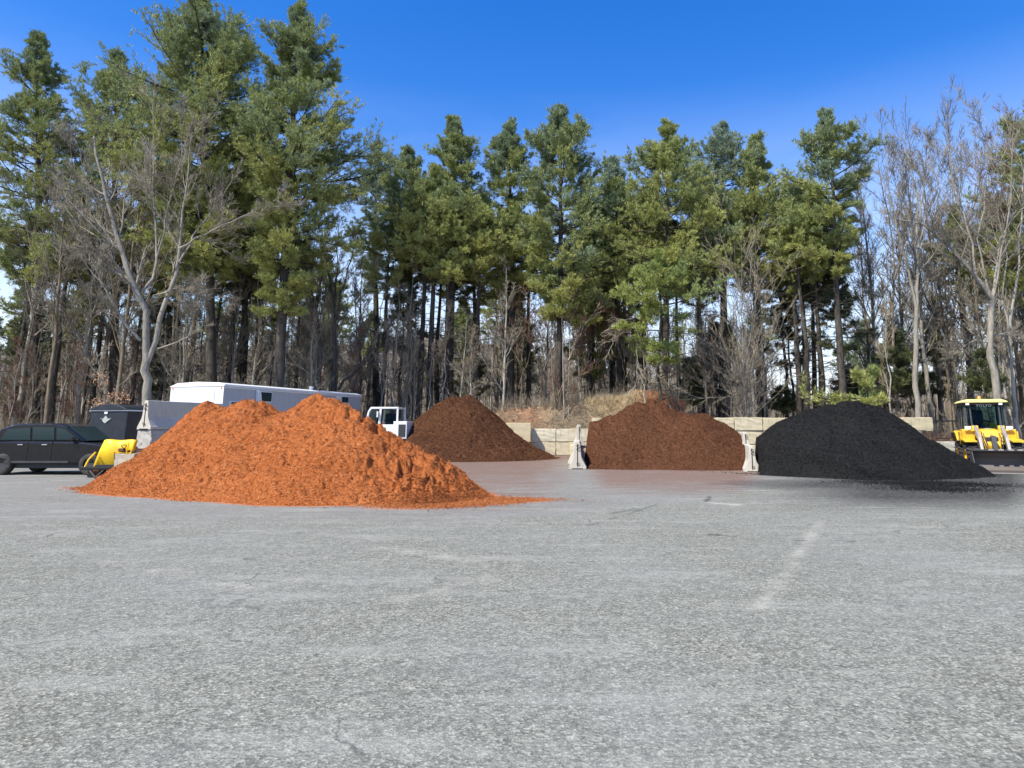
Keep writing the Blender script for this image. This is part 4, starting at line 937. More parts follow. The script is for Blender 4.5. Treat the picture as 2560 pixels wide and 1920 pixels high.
def pine_px(seed, tpx, tpy, Y, rows, label, bpx=None, **kw):
    """rows: (py, xl, xr) crown outline in the photograph, turned into metres at depth Y"""
    top = at(tpx, tpy, Y); bpx = tpx if bpx is None else bpx; bx_ = at(bpx, 1040, Y)[0]; H = top[2]; dx = top[0] - bx_
    cr = [(H, .35, .35)]
    for (py, xl, xr) in rows:
        z = at(tpx, py, Y)[2]; cx = bx_ + dx * z / H
        cr.append((z, max(.3, (cx - at(xl, py, Y)[0]) * 1.12 + .25), max(.3, (at(xr, py, Y)[0] - cx) * 1.12 + .25)))
    return build_pine(seed, H, cr, kw.pop('base_r', .011 * H + .05), (bx_, Y), dx, label=label, **kw)
GP = 'tall pines along the back of the lot'
pine_px(1, 505, -30, 43, [(40, 425, 600), (120, 365, 650), (200, 320, 655), (300, 290, 670), (420, 310, 660), (520, 380, 620), (600, 410, 640), (690, 400, 600)], 'tallest pine, broad crowned, reaching the top edge at the left', 540, group=GP, density=1.3, wdens=1.55, dead=40, gap=.05, base_r=.34)
pine_px(2, 745, 30, 41, [(80, 690, 800), (180, 665, 830), (260, 655, 875), (340, 650, 925), (430, 655, 905), (520, 665, 880), (600, 660, 890), (680, 640, 800), (780, 660, 740)], 'second tallest pine with long layered boughs reaching right', 693, group=GP, density=1.35, wdens=1.2, gap=.22, dead=30, base_r=.36)
pine_px(3, 290, 140, 47, [(200, 240, 350), (300, 205, 380), (450, 190, 400), (600, 200, 400), (700, 230, 380)], 'pine half hidden behind the bare maple at the left', 300, group=GP, density=.9)
pine_px(30, 90, 90, 46, [(200, 20, 160), (350, -20, 200), (550, -20, 200), (700, 20, 180)], 'pine at the far left edge beyond the bare maple', 95, group=GP, density=.9)
pine_px(31, 610, 330, 50, [(400, 540, 690), (550, 520, 700), (700, 530, 690), (780, 560, 670)], 'dark pine filling the gap between the two tallest pines', 610, group=GP, density=.9)
pine_px(32, 450, 420, 48, [(500, 380, 520), (620, 360, 540), (720, 370, 540)], 'low dark pine between the maple limbs', 455, group=GP, density=.9)
pine_px(4, 940, 358, 56, [(400, 915, 968), (480, 895, 990), (600, 890, 1000), (720, 900, 1000)], 'slender pale bluish pine right of the second tallest pine', 945, group=GP, m='pine_blue', density=.8, dead=20)
pine_px(5, 1133, 306, 46, [(360, 1085, 1175), (430, 1050, 1190), (520, 1030, 1215), (620, 1020, 1240), (700, 1050, 1220)], 'full pine rising left of centre with a rounded double top', 1120, group=GP, density=1.1, wdens=1.1)
pine_px(6, 1020, 375, 48, [(420, 985, 1060), (500, 975, 1085), (600, 975, 1100), (700, 985, 1080)], 'shorter dark pine against the left side of the double-topped pine', 1030, group=GP, density=1.0)
pine_px(7, 1272, 308, 47, [(350, 1240, 1300), (430, 1225, 1330), (540, 1215, 1340), (660, 1220, 1330), (720, 1230, 1320)], 'narrow spired pine just left of the central tallest pine', 1275, group=GP, density=1.0, bluetop=.75)
pine_px(8, 1398, 272, 44, [(320, 1345, 1470), (400, 1335, 1480), (480, 1345, 1500), (560, 1330, 1560), (640, 1330, 1560), (700, 1350, 1520), (800, 1380, 1480)], 'central pine taller than its neighbours with a bluish top', 1405, group=GP, density=1.15, bluetop=.85, wdens=1.05)
pine_px(9, 1535, 400, 54, [(450, 1500, 1570), (540, 1480, 1600), (650, 1480, 1610), (720, 1500, 1590)], 'pale pine behind the right shoulder of the central pine', 1530, group=GP, m='pine_blue', density=.8)
pine_px(10, 1672, 318, 44, [(370, 1610, 1735), (450, 1590, 1765), (540, 1560, 1790), (640, 1540, 1800), (720, 1570, 1760)], 'broad olive pine right of centre above the reddish pile', 1660, group=GP, density=1.15, wdens=1.15, bluetop=.4)
pine_px(11, 1805, 315, 49, [(360, 1770, 1840), (450, 1755, 1860), (560, 1750, 1880), (680, 1770, 1870)], 'bluish narrow pine between two broader olive pines', 1800, group=GP, m='pine_blue', density=.9)
pine_px(12, 1890, 352, 47, [(400, 1860, 1935), (480, 1840, 1990), (560, 1830, 2010), (680, 1850, 1990), (720, 1870, 1970)], 'olive pine left of the tall pine with bare lower trunk', 1895, group=GP, density=1.05, bluetop=.45)
pine_px(13, 2065, 285, 43, [(330, 2010, 2120), (400, 1985, 2150), (470, 1985, 2130), (540, 1990, 2110), (600, 2000, 2120), (680, 2010, 2100)], 'tall pine with long bare trunk standing apart before the open sky', 2098, group=GP, density=1.05, dead=60, bluetop=.8, base_r=.27)
pine_px(14, 2000, 470, 48, [(520, 1950, 2050), (620, 1940, 2050), (740, 1960, 2040)], 'lower pine tucked left of the bare trunked tall pine', 2010, group=GP, density=.9, dead=30)
pine_px(15, 2030, 560, 50, [(620, 1990, 2060), (760, 2000, 2060)], 'thin dark pine beside the bare trunked tall pine', 2040, group=GP, density=.7, dead=30)
pine_px(16, 2600, 230, 44, [(300, 2540, 2660), (420, 2520, 2690), (600, 2500, 2700), (760, 2520, 2680)], 'dark pine at the right edge behind the bare trees', 2600, group=GP, density=1.0)
pine_px(17, 1640, 625, 39.5, [(680, 1575, 1705), (740, 1530, 1745), (800, 1560, 1730), (870, 1590, 1700), (900, 1620, 1680)], 'bright green bushy pine low in front of the broad olive pine', 1655, group=GP, m='pine_bright', density=.95, bluetop=.3, dead=30, droop=.12, gap=.45, wdens=.8, base_r=.14)
pine_px(18, 1180, 520, 50, [(580, 1130, 1240), (700, 1120, 1260), (760, 1150, 1240)], 'darker pine under the double-topped pine', 1185, group=GP, density=.9)
pine_px(19, 1470, 560, 49, [(620, 1420, 1530), (740, 1410, 1540), (860, 1430, 1520), (940, 1440, 1510)], 'dense dark pine filling the shade right of the central pine', 1480, group=GP, density=1.2, bluetop=.2)
pine_px(33, 1560, 540, 52, [(620, 1500, 1620), (760, 1500, 1620), (900, 1520, 1600)], 'shaded pine behind the bright green bushy pine', 1560, group=GP, density=1.1, bluetop=.2)
pine_px(34, 1745, 430, 52, [(520, 1700, 1800), (640, 1690, 1800), (740, 1700, 1790)], 'olive pine filling behind the bluish narrow pine', 1745, group=GP, density=.9)

# pale horizontal bough pine saplings near the black pile
GU = 'young evergreens under the tall trees'
pine_px(40, 2165, 928, 33.5, [(945, 2105, 2185), (965, 2020, 2180), (985, 2010, 2175), (1000, 2120, 2175)], 'low bright green pine bough reaching left over the black pile', 2165, group=GU, m='pine', density=.6, bluetop=.2, dead=8, gap=.5, wdens=.8, base_r=.05, cat='sapling', name='pine_sapling')
pine_px(41, 2163, 815, 62, [(860, 2125, 2200), (920, 2110, 2215), (980, 2110, 2220)], 'small blue-grey spruce-like tree against the open sky', 2165, group=GU, m='pine_blue', density=.9, dead=0, base_r=.12, cat='sapling', name='pine_sapling')
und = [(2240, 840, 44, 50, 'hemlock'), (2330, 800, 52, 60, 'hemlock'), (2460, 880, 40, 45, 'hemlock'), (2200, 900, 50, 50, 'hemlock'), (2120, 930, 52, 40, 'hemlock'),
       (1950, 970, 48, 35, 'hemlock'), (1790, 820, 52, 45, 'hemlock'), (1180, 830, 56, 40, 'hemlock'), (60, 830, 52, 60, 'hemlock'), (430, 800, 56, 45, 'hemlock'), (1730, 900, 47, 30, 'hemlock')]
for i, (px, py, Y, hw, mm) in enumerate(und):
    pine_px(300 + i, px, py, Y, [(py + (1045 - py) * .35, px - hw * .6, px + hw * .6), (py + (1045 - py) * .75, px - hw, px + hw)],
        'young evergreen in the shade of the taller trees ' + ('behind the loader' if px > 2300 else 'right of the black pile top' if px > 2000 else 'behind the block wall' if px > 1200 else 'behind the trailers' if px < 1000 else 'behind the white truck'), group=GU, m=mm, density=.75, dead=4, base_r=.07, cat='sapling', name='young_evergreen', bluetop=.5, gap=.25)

# bare trees ---------------------------------------------------------------
def resample(pts, K):
    pts = np.asarray(pts, float); s = np.concatenate([[0], np.cumsum(np.linalg.norm(np.diff(pts, axis=0), axis=1))]); q = np.linspace(0, s[-1], K)
    return np.stack([np.interp(q, s, pts[:, i]) for i in range(3)], 1)
def hero_bare(seed, Y, base_px, limbs, label, m='bark_grey', tw='twig_grey', group=None, lv=(8, 8, 7), base_r=.3, ang=(.35, .85), up=.06, extra=0, twigr=.009, name='bare_tree', lenf=(.42, .42, .42)):
    """limbs: [(radius0, radius1, depth_drift, [(px,py)...])...] main limbs set out in metres at depth Y"""
    rng = np.random.default_rng(seed); base = at(base_px, 1040, Y); root = thing(name, label, 'tree', (base[0], Y, 0), 0, group)
    g = Geo(); tops = []; K = 12
    for (r0, r1, dz, pts) in limbs:
        r0, r1 = r0 * .82, r1 * .72
        k = len(pts); P3 = [at(px, py, Y + dz * (i / max(1, k - 1)) ** 1.0) - np.array([base[0], Y, 0]) for i, (px, py) in enumerate(pts)]
        if pts[0][1] > 990: P3[0] = np.array([P3[0][0], P3[0][1], -.3])
        pth = resample(P3, K); pth[1:-1] += rng.normal(size=(K - 2, 3)) * .04
        R = r0 + (r1 - r0) * np.linspace(0, 1, K)
        if r1 < .045: R = r0 + (r1 * .3 - r0) * np.linspace(0, 1, K) ** .85
        g.tubes(pth[None], R[None], 9); tops.append((pth, R))
    Pm = np.stack([t_[0] for t_ in tops]); Rm = np.stack([t_[1] for t_ in tops])
    sel = slice(1, None) if len(tops) > 1 else slice(0, None)
    P1, R1, _ = kids(Pm[sel], Rm[sel], lv[0], rng, .15, 1, ang, lenf[0], .45, 6, up, .10, .8); R1 = np.clip(R1, .012, .07); g.tubes(P1, R1, 5)
    g.build('trunk', M[m], root, True)
    f = Geo()
    P2, R2, _ = kids(P1, R1, lv[1], rng, .15, 1, ang, lenf[1], .55, 5, up, .12, .4); R2 = np.maximum(R2, twigr); f.tubes(P2, R2, 3)
    P3_, R3, _ = kids(P2, R2, lv[2], rng, .15, 1, ang, lenf[2], .6, 4, up, .12, .25); R3 = np.maximum(R3 * 0 + twigr * np.linspace(1, .45, 4)[None], .003); f.tubes(P3_, R3, 3)
    f.build('crown', M[tw], root, False)
    return root
GBT = 'bare trees at the edge of the lot'
hero_bare(1, 35, 371, [
 (.30, .25, 0, [(372, 1010), (370, 960), (368, 911), (366, 875)]),
 (.21, .07, -.6, [(366, 885), (361, 848), (365, 794), (355, 753), (339, 721), (323, 683), (301, 611), (279, 554), (262, 470), (243, 400), (235, 340)]),
 (.19, .06, .8, [(368, 905), (383, 880), (396, 816), (409, 769), (418, 734), (434, 702), (447, 658), (450, 620), (453, 547), (466, 490), (470, 400), (480, 330)]),
 (.10, .04, 1.2, [(349, 735), (368, 728), (383, 690), (393, 642), (390, 563), (383, 500), (381, 430), (384, 325), (381, 250)]),
 (.07, .03, -1.2, [(394, 640), (406, 588), (421, 519), (440, 450), (455, 380), (450, 300)]),
 (.08, .03, -1.0, [(450, 620), (485, 601), (516, 582), (564, 560), (627, 532), (690, 500)]),
 (.07, .03, .9, [(448, 655), (480, 590), (520, 545), (560, 480), (600, 420)]),
 (.10, .04, -1.0, [(352, 852), (320, 816), (289, 769), (257, 706), (225, 674), (190, 620)]),
 (.09, .035, 1.0, [(340, 722), (320, 696), (279, 642), (241, 588), (200, 565), (150, 500)]),
 (.08, .035, -.8, [(300, 611), (270, 540), (240, 500), (210, 430), (190, 350)]),
 (.06, .02, -1.2, [(395, 872), (430, 860), (475, 842), (482, 816), (497, 737)]),
 (.06, .02, 1.4, [(420, 730), (380, 740), (440, 720), (520, 740), (580, 765)]),
], 'large grey bare maple forking low behind the barrier, left', lv=(11, 10, 9), m='bark_grey', group=GBT, lenf=(.36, .45, .45))
hero_bare(2, 44, 836, [
 (.24, .14, 0, [(840, 1010), (834, 960), (836, 860), (840, 785)]),
 (.12, .04, .5, [(838, 790), (828, 720), (815, 650), (805, 580), (800, 530)]),
 (.11, .04, -.5, [(840, 790), (852, 740), (870, 680), (885, 620), (890, 570)]),
 (.10, .04, .4, [(836, 800), (840, 720), (842, 640), (845, 560)]),
 (.13, .04, -.5, [(846, 975), (862, 947), (882, 934), (912, 900), (937, 866), (951, 790), (960, 720)]),
 (.08, .03, .7, [(834, 930), (815, 880), (800, 850), (790, 800)]),
], 'dark bare tree with curving right limb behind the trailer roof', m='bark_dark', tw='twig_grey', group=GBT, lv=(7, 7, 6))
hero_bare(3, 43, 800, [
 (.22, .10, 0, [(802, 1000), (799, 900), (797, 830), (790, 770)]),
 (.09, .04, .5, [(792, 775), (775, 720), (755, 670), (740, 600)]), (.08, .04, -.5, [(792, 790), (800, 720), (810, 650), (815, 580)]), (.06, .03, .5, [(797, 840), (770, 790), (745, 750)]),
], 'dark slender bare tree just left of the curving one', m='bark_dark', tw='twig_grey', group=GBT, lv=(6, 6, 6))
rngf = random.Random(8)
fan = [(.13, .09, 0, [(1861, 1050), (1860, 1010), (1858, 985)])]
for (x, y, r) in ((1800, 620, .06), (1830, 560, .06), (1855, 540, .07), (1885, 580, .06), (1920, 640, .05), (1940, 720, .05), (1770, 700, .05), (1740, 800, .05), (1700, 880, .045), (1670, 960, .045), (1690, 1000, .04), (1730, 940, .04), (1960, 840, .04), (1760, 870, .04), (1900, 560, .05), (1990, 920, .035), (1820, 750, .05), (1870, 690, .05)):
    mx_ = 1858 + (x - 1858) * .28 + rngf.uniform(-6, 6); my = 985 + (y - 985) * .5
    fan.append((r * .8, .015, rngf.uniform(-2.5, 2.5), [(1860, 1005), (1858 + (x - 1858) * .06, 985 + (y - 985) * .15), (mx_, my), (1858 + (x - 1858) * .65, 985 + (y - 985) * .78), (x, y)]))
hero_bare(4, 41, 1860, fan, 'many-stemmed bare tree fanning out behind the yellowish wall block', m='bark_grey', tw='twig_tan', group=GBT, lv=(6, 6, 5))
hero_bare(5, 42, 2292, [
 (.24, .17, 0, [(2294, 1040), (2291, 980), (2290, 900), (2289, 815), (2292, 760)]),
 (.14, .04, .4, [(2293, 765), (2294, 690), (2295, 616), (2295, 489), (2274, 417), (2263, 363), (2262, 310)]),
 (.12, .04, -.8, [(2290, 770), (2277, 700), (2256, 616), (2235, 540), (2225, 470), (2215, 400)]),
 (.07, .03, .8, [(2295, 620), (2320, 540), (2345, 460), (2350, 380)]), (.06, .03, -1, [(2294, 560), (2310, 470), (2315, 380), (2310, 330)]),
 (.05, .02, 1, [(2290, 740), (2320, 690), (2370, 660)])], 'straight bare tree with a twin stem, tallest of the grey trees right', m='bark_grey', tw='twig_grey', group=GBT, lv=(11, 9, 8), up=.10)
hero_bare(6, 43.5, 2236, [
 (.16, .10, 0, [(2240, 1040), (2236, 900), (2233, 800), (2232, 764)]),
 (.09, .03, .3, [(2232, 765), (2235, 713), (2235, 640), (2225, 560), (2205, 480), (2195, 400), (2190, 350)]),
 (.07, .03, -1, [(2232, 766), (2220, 730), (2195, 680), (2180, 630), (2165, 570)]),
 (.06, .02, .8, [(2232, 770), (2215, 750), (2185, 725), (2155, 708)]), (.05, .02, -.8, [(2235, 700), (2255, 640), (2260, 560), (2245, 470)])], 'thin bare tree left of the twin-stemmed one, before open sky', m='bark_brown', tw='twig_grey', group=GBT, lv=(11, 9, 8), up=.08)
hero_bare(7, 38, 2484, [
 (.30, .20, 0, [(2498, 1040), (2492, 980), (2478, 900), (2473, 853), (2478, 790), (2481, 745)]),
 (.20, .05, -.8, [(2481, 750), (2470, 725), (2440, 690), (2410, 655), (2375, 616), (2340, 585), (2310, 562), (2266, 551), (2220, 540)]),
 (.12, .04, 1, [(2481, 745), (2490, 690), (2501, 598), (2520, 562), (2560, 518), (2600, 480)]),
 (.09, .04, .6, [(2440, 690), (2430, 610), (2411, 525), (2386, 489), (2375, 399), (2368, 330), (2375, 280)]),
 (.08, .03, -1, [(2485, 735), (2505, 640), (2525, 500), (2530, 400), (2535, 300)]),
 (.07, .03, .8, [(2470, 725), (2445, 600), (2460, 500), (2470, 400), (2465, 300)]),
 (.06, .02, -1.2, [(2478, 860), (2440, 850), (2400, 870), (2380, 880)]), (.06, .02, 1.2, [(2480, 840), (2520, 830), (2570, 850)])], 'thick leaning bare oak behind the loader cab', m='bark_grey', tw='twig_grey', group=GBT, lv=(11, 9, 8), up=.09)
hero_bare(8, 40, 2530, [
 (.20, .12, 0, [(2540, 1040), (2534, 1000), (2526, 900), (2524, 800)]), (.10, .03, .8, [(2524, 810), (2540, 700), (2555, 560), (2560, 400), (2565, 270)]), (.08, .03, -.8, [(2524, 830), (2505, 740), (2520, 640), (2500, 520), (2505, 420)])], 'bare tree with mottled trunk right of the loader cab', m='bark_pale', tw='bark_red', group=GBT, lv=(11, 9, 8))
hero_bare(9, 46, 2370, [
 (.15, .10, 0, [(2372, 1040), (2368, 900), (2366, 800)]), (.08, .03, .6, [(2366, 810), (2362, 700), (2352, 580), (2340, 470), (2335, 400)]), (.07, .03, -.6, [(2366, 830), (2390, 740), (2400, 650), (2420, 560), (2430, 450)])], 'slim bare tree between the twin-stemmed tree and leaning oak', m='bark_brown', tw='twig_grey', group=GBT, lv=(11, 9, 8))
hero_bare(10, 42.5, 1408, [(.07, .03, 0, [(1409, 1045), (1409, 900), (1406, 780), (1402, 690)]), (.04, .02, .6, [(1407, 860), (1420, 800), (1430, 740), (1445, 700)])], 'slim pale birch left of two on the bank', m='bark_pale', tw='bark_red', group=GBT, lv=(9, 6, 4))
hero_bare(11, 42.7, 1420, [(.06, .025, 0, [(1420, 1045), (1421, 930), (1428, 820), (1438, 720)]), (.04, .02, -.6, [(1421, 900), (1440, 850), (1470, 800), (1500, 760)])], 'slim pale birch right of two on the bank', m='bark_pale', tw='bark_red', group=GBT, lv=(9, 6, 4))
hero_bare(12, 39.5, 1612, [(.07, .04, 0, [(1614, 1045), (1612, 960), (1609, 880), (1600, 840), (1580, 790)]), (.03, .01, -.8, [(1600, 845), (1590, 880), (1592, 940), (1585, 980)]), (.03, .01, .6, [(1590, 815), (1560, 830), (1530, 860), (1515, 880)]), (.03, .01, -.6, [(1609, 930), (1622, 890), (1618, 980)]), (.03, .01, .5, [(1582, 795), (1555, 800), (1520, 815)])], 'dead grey leaning snag with drooping limbs behind the reddish pile', m='bark_pale', tw='twig_tan', group=GBT, lv=(6, 5, 4), up=-.05)
hero_bare(13, 43, 1390, [(.10, .06, 0, [(1393, 1045), (1385, 980), (1380, 920), (1372, 850), (1368, 760)]), (.07, .03, -.6, [(1392, 1000), (1400, 980), (1440, 940), (1480, 925)]), (.06, .02, .6, [(1393, 990), (1410, 960), (1440, 900), (1475, 850)])], 'leaning brown tree with two long slanting limbs behind the wall', m='bark_brown', tw='bark_red', group=GBT, lv=(7, 7, 6))
for i, (px, ty, Y) in enumerate(((1350, 690, 45), (1450, 700, 46), (1500, 720, 45.5), (1300, 740, 46), (1560, 760, 44.5))):
    s = rngf.uniform(-15, 15)
    hero_bare(50 + i, Y, px, [(.08, .05, 0, [(px, 1045), (px + s * .3, 950), (px + s * .5, 900)]), (.05, .02, .8, [(px + s * .5, 905), (px + s, 820), (px + s * 1.5, ty)]), (.045, .02, -.8, [(px + s * .5, 930), (px - s - 15, 850), (px - 25, ty + 30)]), (.045, .02, .4, [(px, 960), (px + 25, 880), (px + 35, ty + 20)])],
        ['reddish twiggy tree rising behind the cracked wall block', 'reddish twiggy tree just right of the pale birches', 'reddish twiggy tree in front of the dense shade', 'reddish twiggy tree above the taller wall block', 'reddish twiggy tree left of the dead snag'][i], m='bark_brown', tw='bark_red', group='reddish twiggy trees', lv=(7, 7, 6))
# beech sapling holding pale dry leaves
hb = hero_bare(60, 33, 262, [(.05, .03, 0, [(265, 1045), (262, 980), (255, 930)]), (.03, .01, .6, [(262, 985), (250, 940), (240, 900)]), (.03, .01, -.5, [(262, 1000), (285, 960), (300, 940)])], 'young beech with pale dry leaves above the black trailer', m='bark_grey', tw='twig_tan', group=GBT, lv=(6, 5, 4), name='beech_sapling')
rng = np.random.default_rng(77); f = Geo(); nL = 420; cc = np.array([at(x, y, 33) - np.array([at(262, 1040, 33)[0], 33, 0]) for x, y in ((245, 945), (258, 955), (284, 985), (300, 995), (235, 1005), (270, 1000), (310, 992), (250, 1010))])
pc = cc[rng.integers(0, 8, nL)] + rng.normal(size=(nL, 3)) * .16; f.kites(pc, rng.normal(size=(nL, 3)), rng.uniform(.06, .1, nL), rng.uniform(.025, .04, nL), rng, np.zeros(nL)); f.build('leaves', M['dry_leaf'], hb)

# generic bare trees behind, from a few prototypes
def proto_bare(seed, H, r, m, tw, fork=.5, lv=(14, 8, 7), lean=0, name='bare_tree'):
    rng = np.random.default_rng(seed); root = thing(name, 'x', 'tree')
    g = Geo(); TP = trunk_path(0, 0, -.3, lean, H, 12, .25, rng); TR = (r * np.linspace(1, .15, 12))[None]; g.tubes(TP, TR, 7)
    P1, R1, _ = kids(TP, TR, lv[0], rng, fork * .5, 1, (.3, .8), .30, .5, 6, .14, .1, .8, shr=.7); R1 = np.maximum(R1, .012); g.tubes(P1, R1, 4); g.build('trunk', M[m], root, True)
    f = Geo(); P2, R2, _ = kids(P1, R1, lv[1], rng, .15, 1, (.35, .9), .45, .5, 4, .08, .12, .4); R2 = np.maximum(R2, .011); f.tubes(P2, R2, 3)
    P3_, R3, _ = kids(P2, R2, lv[2], rng, .15, 1, (.35, .9), .5, .6, 3, .05, .12, .25); R3 = np.full_like(R3, .0095); f.tubes(P3_, R3, 3); f.build('crown', M[tw], root); return root
pb = [proto_bare(901, 15, .16, 'bark_grey', 'twig_grey'), proto_bare(902, 13, .12, 'bark_pale', 'twig_grey', lean=.8), proto_bare(903, 16, .18, 'bark_brown', 'twig_grey'), proto_bare(904, 10, .09, 'bark_pale', 'twig_tan', .3, lean=-.8), proto_bare(905, 8, .07, 'bark_brown', 'bark_red', .25), proto_bare(906, 12, .11, 'bark_grey', 'twig_tan', .35), proto_bare(907, 21, .17, 'bark_grey', 'twig_grey', .6, (22, 10, 9)), proto_bare(908, 19, .15, 'bark_brown', 'twig_grey', .55, (20, 10, 9), lean=1)]
ULAB = ['grey bare trunk standing deep in the woods behind the lot', 'pale slim bare tree deep in the woods', 'brown bare tree deep in the woods', 'pale leaning sapling among the woodland trunks', 'small reddish twiggy sapling among the woodland trunks', 'grey sapling with tan twigs among the woodland trunks']
TALL = ['tall grey bare tree with a haze of fine twigs', 'tall brown bare tree with a haze of fine twigs']
rr = random.Random(21); first = set()
def put(protos, k, x, y, labels, group, smin=.85, smax=1.15):
    p = protos[k]; o = p if k not in first_(protos) else copy_tree(p); first_(protos).add(k)
    s = rr.uniform(smin, smax); o.location = (x, y, 0); o.rotation_euler = (0, 0, rr.uniform(0, 2 * pi)); o.scale = (s, s, s); o['label'] = labels[k]; o['group'] = group; return o
FS = {}
def first_(p): return FS.setdefault(id(p), set())
def px_of(x, y): return PX0 + F * x / (y * cos(PITCH))
cnt = 0
while cnt < 165:
    y = rr.uniform(45, 84); x = rr.uniform(-.86, .72) * y; p_ = px_of(x, y)
    if 2080 < p_ < 2250 and rr.random() < .9: continue
    if 1890 < p_ < 2080 and rr.random() < .65: continue
    k = rr.choice([0, 1, 1, 2, 3, 3, 4, 5, 5])
    put(pb, k, x, y, ULAB, 'bare trees deep in the woods', .75, 1.1); cnt += 1
for i, (px, Y, k, sc_) in enumerate(((2205, 47, 6, .93), (2260, 50, 7, .98), (2330, 45, 6, .96), (2350, 52, 7, 1.1), (2400, 47, 7, 1.02), (2440, 50, 6, 1.08), (2520, 46, 6, 1.0), (2555, 50, 7, 1.15), (2600, 45, 6, 1.05), (2180, 54, 7, .95), (2480, 43, 7, .92), (195, 44, 6, 1.05), (240, 46, 7, 1.15), (120, 43, 7, 1.0), (40, 45, 6, 1.05), (285, 42, 7, 1.0), (640, 50, 7, .8), (760, 49, 6, .72), (900, 50, 7, .74), (1770, 46, 7, .7), (1900, 48, 6, .66))):
    o = put(pb, k, at(px, 1040, Y)[0], Y, ['']*6 + TALL, 'tall bare trees with fine twigs', sc_ * .98, sc_ * 1.02)
    o['label'] = TALL[k - 6] + (' at the right of the lot' if px > 2100 else ' at the left of the lot' if px < 400 else ' among the pines')
cnt = 0
while cnt < 62:
    y = rr.uniform(42.3, 46.5); p_ = rr.uniform(-40, 2620); x = (p_ - PX0) * y * cos(PITCH) / F
    if 360 < p_ < 420 or 1980 < p_ < 2220 or (-6 < x < 7 and y < 43.5): continue
    k = rr.choice([1, 3, 4, 5, 5, 3])
    o = put(pb, k, x, y, ['', 'pale slim bare tree in the front row of the woods', '', 'pale leaning sapling in the front row of the woods', 'small reddish twiggy sapling in the front row of the woods', 'grey sapling with tan twigs in the front row of the woods'], 'bare saplings in the front row of the woods', .6, .95); cnt += 1
# forest pines: long dark trunks with small crowns
def proto_forest_pine(seed, H, r, zb_, cr, m):
    return build_pine(seed, H, [(H, .15, .15), (H - (H - zb_) * .4, cr, cr), (zb_ + 1, cr * 1.1, cr * 1.1), (zb_, cr * .7, cr * .7)], r, (0, 0), rng_l[seed], density=.7, m=m, label='x', name='forest_pine', dead=34, gap=.3)
rng_l = {801: .5, 802: -.6, 803: .2, 804: 0}
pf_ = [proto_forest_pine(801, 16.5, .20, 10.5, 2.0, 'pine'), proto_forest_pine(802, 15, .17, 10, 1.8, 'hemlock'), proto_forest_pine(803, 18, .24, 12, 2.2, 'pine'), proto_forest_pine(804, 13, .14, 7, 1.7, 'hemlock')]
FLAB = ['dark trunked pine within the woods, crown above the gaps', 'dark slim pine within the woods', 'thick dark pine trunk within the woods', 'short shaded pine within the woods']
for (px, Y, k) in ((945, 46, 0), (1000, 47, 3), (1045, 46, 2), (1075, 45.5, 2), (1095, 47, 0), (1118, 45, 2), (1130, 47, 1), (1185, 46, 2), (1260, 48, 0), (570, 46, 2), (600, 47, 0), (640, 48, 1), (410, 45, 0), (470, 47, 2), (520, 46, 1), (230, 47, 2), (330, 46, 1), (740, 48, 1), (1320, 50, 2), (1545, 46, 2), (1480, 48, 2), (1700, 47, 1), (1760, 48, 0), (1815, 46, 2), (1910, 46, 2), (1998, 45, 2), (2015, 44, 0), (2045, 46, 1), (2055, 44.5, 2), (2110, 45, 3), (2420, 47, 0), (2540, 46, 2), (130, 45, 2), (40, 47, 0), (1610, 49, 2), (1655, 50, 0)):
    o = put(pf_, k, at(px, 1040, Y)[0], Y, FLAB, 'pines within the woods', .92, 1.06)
cnt = 0
while cnt < 40:
    y = rr.uniform(52, 84); x = rr.uniform(-.86, .72) * y; p_ = px_of(x, y)
    if 2000 < p_ < 2500: continue
    k = rr.choice([0, 1, 2, 3, 3]); put(pf_, k, x, y, FLAB, 'pines within the woods', .8, 1.0); cnt += 1

# far woods: one mass of trunks and twigs nobody could count
rng = np.random.default_rng(5); g = Geo(); nT = 1500
yy = rng.uniform(88, 150, nT); xx = rng.uniform(-.9, .78, nT) * yy; pxs = PX0 + F * xx / (yy * cos(PITCH)); keep = ~((pxs > 1950) & (pxs < 2300) & (rng.random(nT) < .7)); yy, xx = yy[keep], xx[keep]; nT = len(xx)
hh = rng.uniform(9, 17, nT) * np.where(xx / yy > .3, .62, 1.0); K = 5; t = np.linspace(0, 1, K)
Pt = np.stack([xx[:, None] + rng.normal(size=(nT, 1)) * .8 * t[None], np.repeat(yy[:, None], K, 1), hh[:, None] * t[None] - .3], -1); Rt = rng.uniform(.07, .2, nT)[:, None] * np.linspace(1, .3, K)[None]
g.tubes(Pt, Rt, 4)
P1, R1, _ = kids(Pt, Rt, 12, rng, .25, 1, (.4, .9), .28, .4, 4, .12, .1, 1.0); R1 = np.maximum(R1, .03); g.tubes(P1, R1, 3)
P2, R2, _ = kids(P1, R1, 4, rng, .2, 1, (.4, .9), .5, .5, 3, .06, .1, .5); R2 = np.maximum(R2, .018); g.tubes(P2, R2, 3)
tag(g.build('far_woods', M['far_bark']), 'distant bare woodland seen between the trunks', 'woods', kind='stuff')

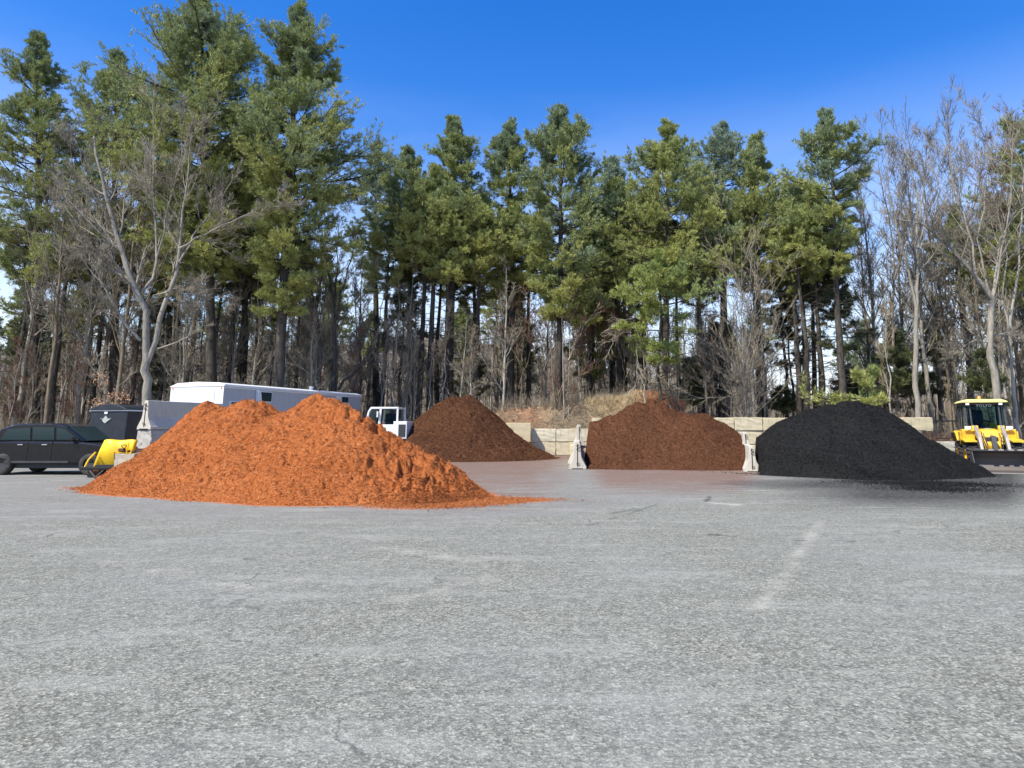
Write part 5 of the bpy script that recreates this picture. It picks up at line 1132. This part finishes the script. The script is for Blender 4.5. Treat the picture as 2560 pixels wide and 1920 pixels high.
# brush: tangled low growth along the wood edge
def brush(name, label, seed, n, xr, yr, hr, m, zf=None, mult=5, cat='brush', rad=.006, lean=.5, sub=True):
    rng = np.random.default_rng(seed); x = rng.uniform(*xr, n); y = rng.uniform(*yr, n) if not callable(yr) else yr(x, rng); z = zf(x, y) if zf is not None else np.zeros(n)
    p0 = np.repeat(np.stack([x, y, z], 1), mult, 0) + rng.normal(size=(n * mult, 3)) * np.array([.08, .08, 0]); d = rng.normal(size=(n * mult, 3)) * lean; d[:, 2] = np.abs(d[:, 2]) + .6; d /= np.linalg.norm(d, axis=1, keepdims=True)
    l = rng.uniform(*hr, n * mult); out = [p0]
    for k in range(4):
        d = d + rng.normal(size=d.shape) * .18; d[:, 2] -= .08; d /= np.linalg.norm(d, axis=1, keepdims=True); out.append(out[-1] + d * (l / 4)[:, None])
    P0 = np.stack(out, 1); R0 = np.full((len(P0), 5), rad * 1.6) * np.linspace(1, .4, 5)[None]; g = Geo(); g.tubes(P0, R0, 3)
    if sub: P1, R1, _ = kids(P0, R0, 5, rng, .2, 1, (.4, 1.1), .45, .6, 3, .02, .15, .15); R1 = np.maximum(R1, rad * .7); g.tubes(P1, R1, 3)
    return tag(g.build(name, M[m]), label, cat, kind='stuff')
edge = lambda x, rng: 42.5 + rng.random(len(x)) ** 1.3 * 16
brush('underbrush', 'tangled brown underbrush along the edge of the woods', 61, 1500, (-42, 34), edge, (.8, 2.6), 'bark_brown', mult=5)
brush('underbrush', 'paler grey brush mixed through the wood edge', 62, 900, (-42, 34), edge, (1.0, 3.4), 'twig_tan', mult=4)
brush('underbrush', 'rust red bramble behind the right end of the wall', 63, 260, (at(1940, 1040, 40)[0], 27), (38.5, 43), (.5, 1.5), 'bark_red', mult=6)
brush('dead_branches', 'heap of dead branches on the earth bank', 64, 220, (-3.2, 5), (41.5, 45.5), (.5, 1.3), 'twig_tan', berm_z, mult=5, lean=1.3)
brush('dry_grass', 'pale straw-coloured dry grass on the earth bank', 65, 1100, (at(1478, 1000, 41.5)[0], at(1620, 1000, 41.5)[0]), (41.0, 44), (.25, .6), 'straw', berm_z, mult=8, lean=1.0, sub=False, cat='grass')
brush('dry_grass', 'reddish dry grass cresting behind the reddish pile', 66, 500, (at(1610, 1000, 40)[0], at(1735, 1000, 40)[0]), (41.4, 43.6), (.25, .55), 'straw_red', berm_z, mult=8, lean=1.0, sub=False, cat='grass')
brush('dry_grass', 'upright dry weed stalks at the top of the straw', 67, 26, (at(1520, 1000, 42)[0], at(1600, 1000, 42)[0]), (41, 42.5), (.6, 1.4), 'straw', berm_z, mult=5, lean=.25, cat='grass')
# fallen leaves on the bank and forest floor
rng = np.random.default_rng(91); f = Geo(); n = 26000; x = rng.uniform(-40, 32, n); y = 41.8 + rng.random(n) ** 1.5 * 14; z = np.maximum(np.where((x > -6) & (x < 11) & (y < 50), berm_z(x, y), 0), 0) + .03
f.kites(np.stack([x, y, z], 1), rng.normal(size=(n, 3)) * np.array([1, 1, .4]), rng.uniform(.1, .2, n), rng.uniform(.04, .07, n), rng, np.zeros(n)); tag(f.build('fallen_leaves', M['dry_leaf']), 'dry fallen leaves scattered at the edge of the woods', 'leaves', kind='stuff')

# rail fence behind the right end
fr = thing('rail_fence', 'dark thin rail fence between the wall end and the loader', 'fence', (at(2340, 1100, 40)[0], 39.5, 0))
ztop = at(2370, 1052, 39.5)[2]; MB().cyl((-.3, 0, ztop), (3.4, 0, ztop - .02), .035, n=8).build('rail', M['black_metal'], fr); MB().cyl((-.3, 0, ztop * .5), (3.4, 0, ztop * .5), .025, n=8).build('rail', M['black_metal'], fr)
for x in (0.75, 2.2, 3.3): MB().cyl((x, 0, -.05), (x, 0, ztop), .04, n=8).build('post', M['black_metal'], fr)
print('faces', sum(len(m_.polygons) for m_ in bpy.data.meshes))
